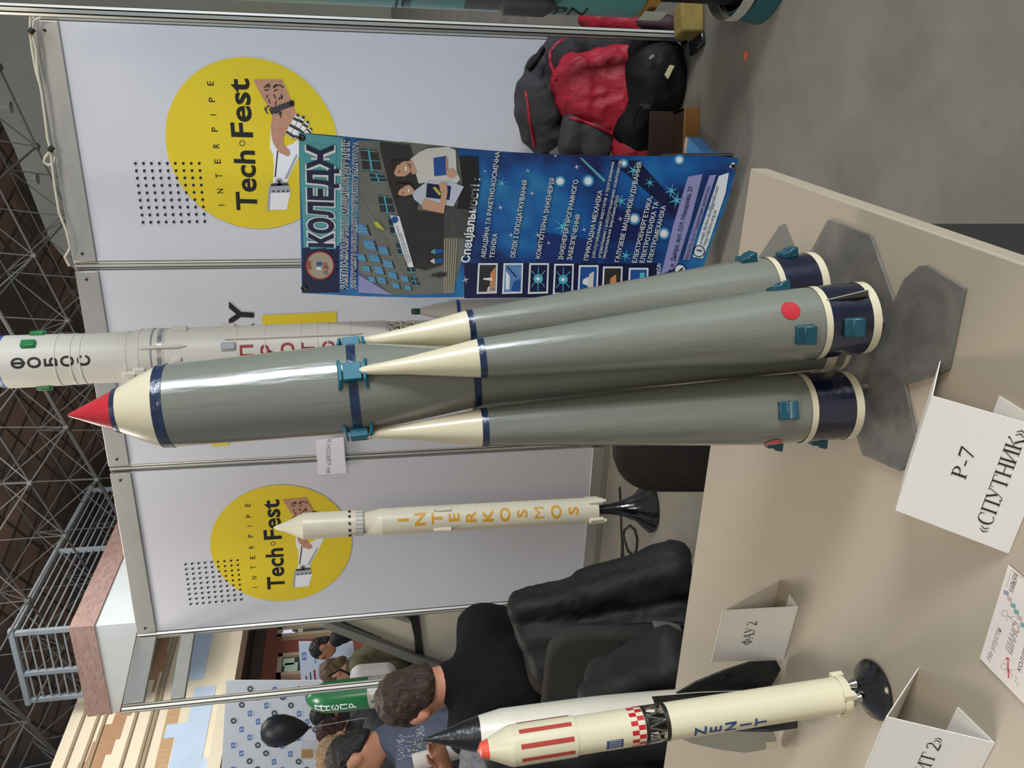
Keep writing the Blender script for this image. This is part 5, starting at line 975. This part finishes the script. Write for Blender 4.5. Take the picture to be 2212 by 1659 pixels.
# ================================================================ people
def skinmat(n, rgb): return mat(n, rgb, .5, 0, .4, var=.05, scale=14)
SK1 = skinmat('skin_rosy', (206, 142, 112)); SK2 = skinmat('skin_tan', (184, 128, 98)); SK3 = skinmat('skin_pale', (212, 158, 134)); EYEM = mat('eye_dark', (34, 24, 20), .2)
def hairmat(n, rgb): return mat(n, rgb, .6, 0, .4, var=.35, scale=60, bump=.8, bscale=70, stretch=(1, 1, .3))
HB = hairmat('brown_hair', (56, 40, 30)); HK = hairmat('black_hair', (26, 21, 19)); HL = hairmat('light_brown_hair', (104, 84, 64)); HR = hairmat('dark_red_hair', (62, 34, 32))
def person(label, J, skin, hair, cloth, h=.011, facing=(0, -1, 0), tilt=(0, 0, 1), hstyle='short', sleeves='long', trousers=None, fingers=True, s=1.0, hoodm=None):
    """J: joints in world metres - head neck chest pelvis sh_l sh_r el_l el_r wr_l wr_r kn_l kn_r an_l an_r"""
    J = {k: np.array(v, float) for k, v in J.items()}; O_ = np.array([J['pelvis'][0], J['pelvis'][1], 0]); J = {k: v-O_ for k, v in J.items()}
    f = nrm(facing); u = nrm(np.array(tilt)-np.dot(tilt, f)*f); r = np.cross(f, u); H = J['head']; R = np.stack([r, f, u], 1)     # head axes: right, forward, up
    hp_ = lambda x, y, z: H+s*(r*x+f*y+u*z)
    B = [ell(H+u*.018*s-f*.008*s, np.array([.076, .094, .098])*s, R), ell(hp_(0, .022, -.045), np.array([.058, .064, .075])*s, R), cap(hp_(0, .045, -.092), hp_(0, .05, -.088), .024*s),
         cap(hp_(0, .088, .012), hp_(0, .106, -.026), .009*s, .014*s), cap(hp_(-.02, .088, -.06), hp_(.02, .088, -.06), .008*s), cap(hp_(-.04, .082, .026), hp_(.04, .082, .026), .011*s)]
    for sx in (-1, 1): B += [ell(hp_(sx*.080, -.006, -.006), np.array([.010, .020, .032])*s, R)]
    B += [cap(H-u*.06*s-f*.02*s, J['neck'], .052*s, .058*s), cap(J['neck'], J['chest'], .07, .11), cap(J['sh_l'], J['sh_r'], .065), cap(J['chest'], J['pelvis'], .125, .135)]
    hips = {}
    across = nrm(J['sh_r']-J['sh_l'])
    for sd, sg in (('l', -1), ('r', 1)):
        hips[sd] = J['pelvis']+across*sg*.09
        B += [cap(J['sh_'+sd], J['el_'+sd], .050, .040), cap(J['el_'+sd], J['wr_'+sd], .040, .027), cap(hips[sd], J['kn_'+sd], .085, .058), cap(J['kn_'+sd], J['an_'+sd], .056, .038)]
        fw = nrm(np.array([f[0], f[1], 0])+1e-6); B += [cap(J['an_'+sd]+[0, 0, -.03], J['an_'+sd]+fw*.15+[0, 0, -.045], .038, .030)]
    V, Fc = soft(B, h, .028); mb = MB(); mb.add(V, Fc, skin)
    for sd, sg in (('l', -1), ('r', 1)):                      # hands: palm, four unequal bent fingers, thumb from the side of the palm
        w_ = J['wr_'+sd]; d = nrm(w_-J['el_'+sd]); a = nrm(np.cross(d, f)+1e-3); c = np.cross(a, d)
        hb = [cap(w_-d*.02, w_+d*.03, .026, .03), ell(w_+d*.055, np.array([.04, .04, .04])*.85+0)]
        for q, L_ in zip((-1.5, -.5, .5, 1.5), (.062, .075, .07, .055)):
            p0 = w_+d*.075+a*q*.019; p1_ = p0+d*L_*.5+c*.006; p2_ = p1_+d*L_*.35+c*.022; hb += [cap(p0, p1_, .0095, .0088), cap(p1_, p2_, .0088, .0075)]
        p0 = w_+d*.025+a*-.034; p1_ = p0+d*.035-a*.016+c*.012; hb += [cap(p0, p1_, .012, .010), cap(p1_, p1_+d*.028+c*.01, .010, .008)]
        V, Fc = soft(hb, .0045 if fingers else .007, .008); mb.add(V, Fc, skin)
    p = mb.build('person', angle=180, loc=O_); tag(p, label, 'person')
    for sx in (-1, 1):
        e_ = MB(); e_.lathe([(0, -.009), (.007, -.006), (.009, 0), (.007, .006), (0, .009)], EYEM, 12, Matrix.Translation(Vector(hp_(sx*.031, .086, .006).tolist())), cap=False); e_.build('eye', p)
    HG = [ell(H+u*.030*s-f*.018*s, np.array([.086, .102, .098])*s, R), ell(hp_(0, -.052, -.045), np.array([.068, .056, .075])*s, R)]
    fc = hp_(0, .10, -.035)
    def hcut(G):
        X = (G-H)@R/s; return np.maximum(-(X[..., 2]+.04-np.clip(X[..., 1]+.02, -1, 0)*1.3-np.clip(X[..., 1]-.0, 0, 1)*1.15), -.2)*.7
    if hstyle == 'short': soft_obj('hair', HG, hair, .006, p, .02, cut=hcut, wob=.004, wscale=60)
    elif hstyle == 'long': soft_obj('hair', HG+[cap(hp_(0, -.06, 0), hp_(0, -.08, -.22), .08, .06), cap(hp_(.06, -.02, 0), hp_(.07, -.03, -.2), .035, .03), cap(hp_(-.06, -.02, 0), hp_(-.07, -.03, -.2), .035, .03)], hair, .008, p, .03, cut=lambda G: ((G-H)@R)[..., 1]-.05*s-np.clip(((G-H)@R)[..., 2]-.05, 0, 1)*1.5, wob=.004, wscale=50)
    elif hstyle == 'hood': soft_obj('hood', [ell(H+u*.02-f*.03, np.array([.108, .115, .115]), R), cap(J['neck']-across*.09, J['neck']+across*.09, .06)], hoodm or cloth, .009, p, .02, cut=lambda G: ((G-H)@R)[..., 1]-.045, wob=.006, wscale=40)
    elif hstyle == 'hat': soft_obj('knitted_hat', [ell(H+u*.045-f*.008, np.array([.094, .108, .09]), R)], hair, .007, p, .02, cut=lambda G: -(((G-H)@R)[..., 2]-.01), wob=.003, wscale=80)
    C = [cap(J['neck']+(H-J['neck'])*.10, J['chest'], .076, .135), cap(J['sh_l'], J['sh_r'], .083), cap(J['chest'], J['pelvis'], .148, .155)]
    for sd in 'lr':
        e2 = J['el_'+sd] if sleeves != 'short' else J['sh_'+sd]+(J['el_'+sd]-J['sh_'+sd])*.62
        C += [cap(J['sh_'+sd], e2, .072, .062)]
        if sleeves != 'short': C += [cap(J['el_'+sd], J['wr_'+sd], .058, .042)]
    soft_obj('jacket' if sleeves != 'short' else 't_shirt', C, cloth, h, p, .04, wob=.005, wscale=16, seed=int(abs(H[2])*1000))
    T = []
    for sd in 'lr': T += [cap(hips[sd], J['kn_'+sd], .105, .075), cap(J['kn_'+sd], J['an_'+sd], .072, .056)]
    T += [cap(J['pelvis']+[0, 0, .02], J['pelvis'], .14)]
    soft_obj('trousers', T, trousers or mat('dark_trousers', (30, 30, 36), .8, bump=.3), h*1.15, p, .04)
    for sd in 'lr':
        fw = nrm(np.array([f[0], f[1], 0])+1e-6); a = J['an_'+sd]; soft_obj('shoe', [cap(a+[0, 0, -.035], a+fw*.16+[0, 0, -.05], .052, .042)], BLKF, .012, p, .02)
    return p, O_
def body_from(head, neck, sl, sr, pelvis, els, wrs, seated=None, fdir=(0, -1)):
    head, neck, sl, sr, pelvis = [np.array(q, float) for q in (head, neck, sl, sr, pelvis)]; chest = (sl+sr)/2*.72+pelvis*.28; across = nrm(sr-sl); fd = nrm(np.array([fdir[0], fdir[1], 0.]))
    J = dict(head=head, neck=neck, chest=chest, pelvis=pelvis, sh_l=sl, sh_r=sr, el_l=els[0], el_r=els[1], wr_l=wrs[0], wr_r=wrs[1])
    for sd, sg in (('l', -1), ('r', 1)):
        hip = pelvis+across*sg*.09
        if seated: J['kn_'+sd] = np.array([*(hip+fd*.42)[:2], .54])+across*sg*.06*np.array([1, 1, 0]); J['an_'+sd] = np.array([*(J['kn_'+sd]+fd*.04)[:2], .085])
        else: J['kn_'+sd] = np.array([hip[0], hip[1], pelvis[2]*.53])+fd*.03; J['an_'+sd] = np.array([hip[0], hip[1], .085])
    return J
rgt = nrm([RGT[0], RGT[1], 0]); fwd = nrm([FWD[0], FWD[1], 0]); upz = np.array([0, 0, 1.])
# the seated man in black, back half turned, looking down to the left
sl, sr = at_d(1022, 1578, 2.92), at_d(1040, 1356, 3.08); hd = at_d(898, 1503, 3.0); nk = at_d(985, 1470, 3.02); pv = at_d(1330, 1470, 3.05)
pv = np.array([pv[0], pv[1], .60])
els = [sl+np.array([-.10, -.08, -.26]), sr+np.array([-.09, .10, -.27])]; wrs = [els[0]+np.array([-.18, .10, -.05]), els[1]+np.array([-.16, .20, -.02])]
BSW = mat('black_sweater', (17, 17, 18), .85, 0, .2, var=.2, scale=40); J = body_from(hd, nk, sl, sr, pv, els, wrs, True, tuple((-rgt+fwd*.7)[:2]))
p, O_ = person('seated person in black sweater with short brown hair, head bowed to the left', J, SK1, HB, BSW, .010, facing=fwd*.72-rgt*.62-upz*.55, tilt=upz+rgt*-.15, s=1.12)
chair('padded chair under the person in the black sweater', (*(O_-.25*nrm(-rgt+.7*fwd))[:2], 0), math.atan2(-rgt[1]+.7*fwd[1], -rgt[0]+.7*fwd[0])+PI/2, CHF, .80, .44)
# the youth in the grey T-shirt with a roll of paper
GT = mat('blue_grey_tshirt', (84, 88, 102), .85, 0, .2, var=.12, scale=20, bump=.2, bscale=30)
hd = at_d(768, 1640, 3.70); nk = at_d(842, 1598, 3.78); sl, sr = at_d(905, 1680, 3.62), at_d(872, 1552, 3.92); pv = at_d(1120, 1600, 3.85)
wr = at_d(962, 1654, 3.44); el = at_d(1000, 1735, 3.46)
els = [el, sr+np.array([.04, .08, -.30])]; wrs = [wr, els[1]+np.array([-.22, -.12, -.04])]
J = body_from(hd, nk, sl, sr, pv, els, wrs, False, tuple((-rgt)[:2]))
p, O_ = person('youth in blue-grey printed T-shirt at the left edge, looking down', J, SK2, HK, GT, .010, facing=-rgt*.9-fwd*.25-upz*.42, tilt=upz-rgt*.3, sleeves='short')
mb = MB(); c = (wr-O_)
mb.tube([at_d(905, 1650, 3.5)-O_, at_d(908, 1648, 3.5)-O_], .0, GT, 6)
mb = MB(); d_ = nrm(J['el_l']-J['wr_l']); mb.lathe([(.033, -.012), (.036, 0), (.033, .012)], mat('blue_wristband', (70, 96, 160), .5), 20, Matrix.Translation(Vector((J['wr_l']+d_*.035-O_).tolist())) @ Vector((0, 0, 1)).rotation_difference(Vector(d_.tolist())).to_matrix().to_4x4(), cap=False); mb.build('wristband', p)
from mathutils.bvhtree import BVHTree
def cloth_print(shirt, polys, m, name, off=.004):
    """printed shapes laid on the cloth where the picture shows them"""
    me = shirt.data; mw = Matrix.Translation(Vector(O_.tolist())); bv = BVHTree.FromPolygons([mw @ v.co for v in me.vertices], [tuple(q.vertices) for q in me.polygons]); mb = MB()
    for Q in polys:
        P = []
        for q in Q:
            d_ = Vector(ray(*q).tolist()).normalized(); hit = bv.ray_cast(Vector(ORG.tolist()), d_)
            if hit[0] is None: break
            P.append(hit[0]-d_*off)
        else: mb.poly([tuple(x-Vector(O_.tolist())) for x in P], m)
    if mb.f: mb.build(name, shirt, smooth=False)
PRW = mat('tshirt_print_white', (150, 152, 160), .8); PRG = mat('tshirt_print_green', (140, 150, 70), .8)
sh = [c_ for c_ in p.children if c_.name.startswith('t_shirt')][0]; random.seed(11)
def strokes(x0, x1, y0, y1, n): return [[(x, y), (x+random.uniform(3, 6), y+.5), (x+random.uniform(3, 6), y+random.uniform(1.5, 3)), (x, y+2)] for x, y in [(random.uniform(x0, x1), random.uniform(y0, y1)) for _ in range(n)]]
cloth_print(sh, strokes(856, 905, 1586, 1640, 70)+strokes(896, 915, 1568, 1600, 30), PRW, 'shirt_print'); cloth_print(sh, strokes(884, 918, 1598, 1620, 12), PRG, 'shirt_print')
mb = MB(); mb.tube([at_d(893, 1648, 3.52), at_d(1010, 1614, 3.56)], .036, PAPER, 24, cap=False); mb.tube([at_d(893, 1648, 3.52), at_d(1010, 1614, 3.56)], .033, PAPER, 24, cap=False)
ro = mb.build('paper_roll'); tag(ro, 'white paper roll held by the youth in the T-shirt', 'paper roll')
# people far behind the frame, seen through the opening
def far(label, hp_px, d, yaw, skin, hair, cloth, lean_=(0, 0), hstyle='short', hgt=None, trousers=None, hoodm=None):
    hd = at_d(*hp_px, d); f2 = fwd*math.cos(yaw)+rgt*math.sin(yaw); r2 = np.array([f2[1], -f2[0], 0]); lx = rgt*lean_[0]+f2*lean_[1]
    nk = hd-upz*.15-lx*.25; ch = nk-upz*.05-lx*.2; sl, sr = ch-r2*.17, ch+r2*.17; pz = min(.95, hd[2]-.62); pv = np.array([*(hd-lx*1.1)[:2], pz]); z = hd[2]
    els = [sl-r2*.06-upz*.27+f2*.03, sr+r2*.06-upz*.27+f2*.03]; wrs = [els[0]+f2*.16-upz*.15, els[1]+f2*.16-upz*.15]
    J = body_from(hd, nk, sl, sr, pv, els, wrs, False, tuple(f2[:2])); return person(label, J, skin, hair, cloth, .014, facing=f2-upz*.25, hstyle=hstyle, trousers=trousers, fingers=False, hoodm=hoodm)
NAVYC = mat('dark_navy_jacket', (20, 22, 32), .8, bump=.3); OLIVC = mat('olive_parka', (92, 88, 62), .8, var=.1, scale=8, bump=.3); BLKC = mat('black_coat', (20, 20, 22), .7, bump=.3); FUR = mat('tan_fur_collar', (128, 104, 76), .95, var=.4, scale=60, bump=1.0, bscale=60); GKNIT = mat('grey_knitted_wool', (112, 112, 114), .95, var=.3, scale=70, bump=1.0, bscale=90)
far('person in dark navy jacket bending forward before the blue and white banner', (697, 1402), 8.2, -2.0, SK2, HK, NAVYC, (-.28, .1))
p, O_ = far('person in olive parka with light brown hair, beside a white bag', (726, 1452), 6.6, -1.7, SK3, HL, OLIVC, (-.05, .05))
wb = at_d(800, 1457, 6.2); t = thing('white_bag', 'white puffy bag held in front of the olive parka', 'bag', wb); soft_obj('bag_body', [cap((0, 0, .07), (0, 0, -.12), .08, .075), cap(rgt*-.05+upz*.03, rgt*-.06-upz*.1, .07)], mat('white_quilted_cloth', (226, 222, 224), .8, bump=.3), .012, t, .05); mb = MB(); mb.tube([upz*.12, upz*.22+rgt*.06, upz*.30+rgt*.02], .008, BLKF, 6); mb.build('strap', t)
far('person with dark hair behind the green rocket, facing away', (703, 1542), 7.2, .3, SK2, HK, BLKC, (0, 0), 'short')
far('person with dark reddish hair in black coat, left of the green rocket', (722, 1582), 6.0, -1.2, SK3, HR, BLKC, (0, .05), 'short')
p, O_ = far('person with tan fur hood in dark coat beside the printed media wall', (738, 1622), 4.45, .6, SK2, HK, BLKC, (0, 0), 'hood', hoodm=FUR)
kh = at_d(1044, 1657, 2.42); t = thing('knitted_hat', 'grey knitted hat lying on the black leather jacket at the left edge', 'hat', kh)
soft_obj('crown', [ell((0, 0, 0), np.array([.095, .105, .068]))], GKNIT, .006, t, .02, wob=.004, wscale=40); mb = MB(); mb.lathe([(.092, -.06), (.104, -.05), (.106, -.02), (.10, -.015)], GKNIT, 32, cap=False); mb.build('brim', t)

# ================================================================ things seen through the opening
# media wall
MW = mat('media_wall_print', (246, 247, 250), .5, emit=.0); MBL = mat('media_blue', (74, 122, 196), .5); MGR = mat('media_ring_grey', (96, 104, 112), .5)
q0 = at_d(700, 1500, 8.6); n_ = nrm(-fwd+rgt*.12); Pm = lambda x, y: at_plane(x, y, q0, n_)
t = thing('media_wall', 'white media wall printed with rows of blue marks and grey rings', 'banner', Pm(600, 1590)); O_ = np.array(t.location)
mb = MB(); pm = lambda x, y: Pm(x, y)-O_; CR = [(489, 1470), (475, 1720), (712, 1720), (704, 1470)]
mb.prism([pm(*q) for q in CR], -n_*.03, MW); s = Sheet(mb, pm, n_, .004)
g0, e1, e2 = np.array([505., 1505.]), np.array([35.5, -17.]), np.array([17.5, 17.5])
for i in range(-6, 9):
    for j in range(-2, 16):
        c = g0+e1*i+e2*j
        if not (494 < c[0] < 696 and 1480 < c[1] < 1712): continue
        if (i+j) % 4 in (0, 1) : s.ring(c, 6.6, 4.2, MGR, 1, 14)
        else:
            s.text('ЕЗ', (c[0]+4.5, c[1]+6), (c[0]+3.5, c[1]-6), 8.5, MBL, 1, .04)
        if j % 2 == 0: s.line(c+[9, 6], c+[8, -6], 1.0, GREYP, 1)
mb.build('printed_sheet', t, smooth=False)
for y in (1480, 1700): mb = MB(); a = pm(700, y); mb.tube([a-n_*.05, np.array([a[0], a[1], -O_[2]])-n_*.05], .03, ALU_D, 8); mb.build('leg', t)
t = thing('orange_sign', 'small orange and white sign in front of the media wall foot', 'sign', at_d(668, 1628, 7.6)); O_ = np.array(t.location); q0 = at_d(668, 1628, 7.6); Pm2 = lambda x, y: at_plane(x, y, q0, n_)-O_
mb = MB(); mb.prism([Pm2(652, 1598), Pm2(650, 1640), Pm2(690, 1640), Pm2(692, 1598)], -n_*.02, WHITEP); s = Sheet(mb, Pm2, n_, .003); s.quad((652, 1619), (650, 1638), (676, 1637), (676, 1618), mat('amber_print', (226, 170, 90), .5)); 
for k in range(6): s.line((654+4*k, 1636), (654+4*k, 1621), 1, PSTEP, 2)
mb.build('sign_board', t, smooth=False); mb = MB(); mb.tube([Pm2(690, 1620), np.array([*Pm2(690, 1620)[:2], -O_[2]])], .015, ALU_D, 6); mb.build('pole', t)
# blue and white stand banner with Ukrainian words
q0b = at_d(700, 1450, 8.9); t = thing('printed_banner', 'pale blue printed banner with large blue words behind the bending person', 'banner', q0b); O_ = np.array(t.location); Pb = lambda x, y: at_plane(x, y, q0b, nrm(-fwd))-O_
mb = MB(); mb.prism([Pb(645, 1387), Pb(655, 1545), Pb(790, 1545), Pb(762, 1387)], fwd*.03, mat('pale_blue_banner_print', (220, 230, 246), .5)); s = Sheet(mb, Pb, nrm(-fwd), .004)
s.text('КОСМІЧНА', (700, 1482), (696, 1432), 7, MBL, 1, .02); s.text('ГАЛУЗЬ', (712, 1484), (709, 1445), 7, MBL, 1, .02); s.line((682, 1480), (679, 1447), 4, PRED, 1); s.line((682, 1432), (679, 1412), 4, PCYAN, 1); s.disc((692, 1415), 7, mat('banner_amber', (226, 190, 90), .5), 1); s.text('ЕЗ', (662, 1425), (661, 1408), 9, MBL, 1, .03); s.line((664, 1480), (661, 1460), 2.5, DGREY, 1); s.line((673, 1480), (670, 1452), 2.5, DGREY, 1); s.line((730, 1432), (728, 1425), 4, YELLOW, 1)
s.poly([(654, 1500), (652, 1540), (690, 1540), (668, 1515)], MBL, 1); s.poly([(690, 1500), (676, 1512), (700, 1540), (704, 1500)], mat('sky_banner_blue', (130, 164, 226), .5), 1)
mb.build('printed_sheet', t, smooth=False)
# staircase side with slanting steel stringer
STR = mat('grey_stringer_paint', (132, 132, 126), .5, .2); SWH = mat('cream_white_stair_panel', (196, 192, 176), .6, var=.05, scale=2)
q0s = at_d(880, 1380, 5.4); ns = nrm(-fwd*.9-rgt*.2); t = thing('staircase', 'white-sided staircase with slanting grey stringer and black gap', 'staircase', np.array([q0s[0], q0s[1], 0])); O_ = np.array(t.location); Ps = lambda x, y: at_plane(x, y, q0s, ns)-O_
mb = MB(); mb.prism([Ps(715, 1330), Ps(975, 1442), Ps(1000, 1442), Ps(1090, 1420), Ps(1120, 1300), Ps(860, 1305)], -ns*.7, SWH); mb.build('side_panel', t, smooth=False)
mb = MB(); mb.prism([Ps(695, 1345), Ps(708, 1335), Ps(975, 1436), Ps(985, 1447), Ps(960, 1450)], ns*.06, STR); mb.build('stringer', t, smooth=False)
mb = MB(); mb.prism([Ps(880, 1312), Ps(895, 1375), Ps(898, 1424), Ps(917, 1428), Ps(910, 1375), Ps(902, 1312)], ns*.02, BLACK); mb.build('gap_strip', t, smooth=False)
mb = MB(); mb.prism([Ps(838, 1315), Ps(845, 1328), Ps(884, 1340), Ps(882, 1330)], ns*.04, STR); mb.build('brace', t, smooth=False)
mb = MB(); z0 = -0.0; c = Ps(1090, 1380); mb.box((c[0]-ns[0]*.35, c[1]-ns[1]*.35, .15), (.5, .5, .3), SWH); mb.build('foot', t, smooth=False)
# balloon
bp = at_d(617, 1577, 5.6); t = thing('balloon', 'black balloon floating before the printed media wall', 'balloon', bp); BAL = mat('black_latex', (26, 28, 34), .45, 0, .5)
mb = MB(); mb.lathe([(0, .165), (.05, .155), (.09, .115), (.105, .06), (.1, .0), (.078, -.06), (.045, -.115), (.014, -.15), (.006, -.155)], BAL, 36, cap=False); mb.build('bladder', t, angle=80)
mb = MB(); mb.lathe([(.005, -.152), (.012, -.168), (.009, -.17)], BAL, 12, cap=False); mb.build('knot', t); mb = MB(); mb.tube([(0, 0, -.165), (.02, .01, -.5), (-.01, 0, -.9), (.0, .02, -bp[2]+.02)], .0025, GREYP, 5); mb.build('string', t)
# green rocket model on the floor behind
GB = at_d(880, 1486, 5.0); GTp = at_d(661, 1512, 5.0); GB = np.array([*(GB+(GB-GTp)*(GB[2]/(GTp[2]-GB[2])))[:2], 0]); GA = nrm(GTp-GB)
t = thing('rocket_model', 'green-topped rocket with white letters behind the open frame post', 'model rocket', GB, lean(GB, GTp)); GL = float(np.linalg.norm(GTp-GB)); zg = lambda x, y: float((at_d(x, y, 5.0)-GB)@GA)
GRN = mat('emerald_enamel', (18, 108, 58), .3, 0, .5, var=.08, scale=10, coat=.3); SIL = mat('pale_silver_paint', (186, 184, 176), .35, .3)
g1 = zg(800, 1498); gr = rband([(.0935, g1), (.0935, GL-.17), (.088, GL-.11), (.066, GL-.05), (.03, GL-.012)]); mb = MB(); mb.lathe([(.0935, g1), (.0935, GL-.17), (.088, GL-.11), (.066, GL-.05), (.03, GL-.012), (.012, GL-.002), (0, GL)], GRN, 44, cap=False)
for k, ch in enumerate('ДНЄПР'): wrap_text(mb, ch, gr, zg(694+18.5*k, 1520)-.022, va(-60)-va(28), .042, WHITEP, 1.1, .02, .002)
mb.build('nose_fairing', t)
mb = MB(); mb.lathe([(.0925, .05), (.0925, g1)], SIL, 44); b1 = mb.build('body', t); mb = MB(); mb.lathe([(.0930, g1-.012), (.0945, g1-.006), (.0930, g1)], SIL, 44, cap=False); mb.build('joint_ring', b1)
mb = MB(); wrap_patch(mb, .0925, .3, g1-.02, va(-88), va(-76), GRN, .001, 3); mb.build('green_stripe', b1, smooth=False); mb = MB(); mb.lathe([(.15, 0), (.15, .03), (.1, .05)], MATTBLACK, 36); mb.build('stand', t)
# blue carrier bag behind the third panel
c = at_d(1040, 1314, 4.95); t = thing('blue_bag', 'blue and white plastic bag glimpsed beside the third panel foot', 'bag', np.array([c[0], c[1], 0])); soft_obj('bag_body', [cap((0, 0, .25), (0, 0, c[2]-.06), .22, .12)], mat('blue_white_print_plastic', (112, 150, 196), .35, rgb2=(214, 220, 232), scale=9), .02, t, .02)
bpy.context.view_layer.update()
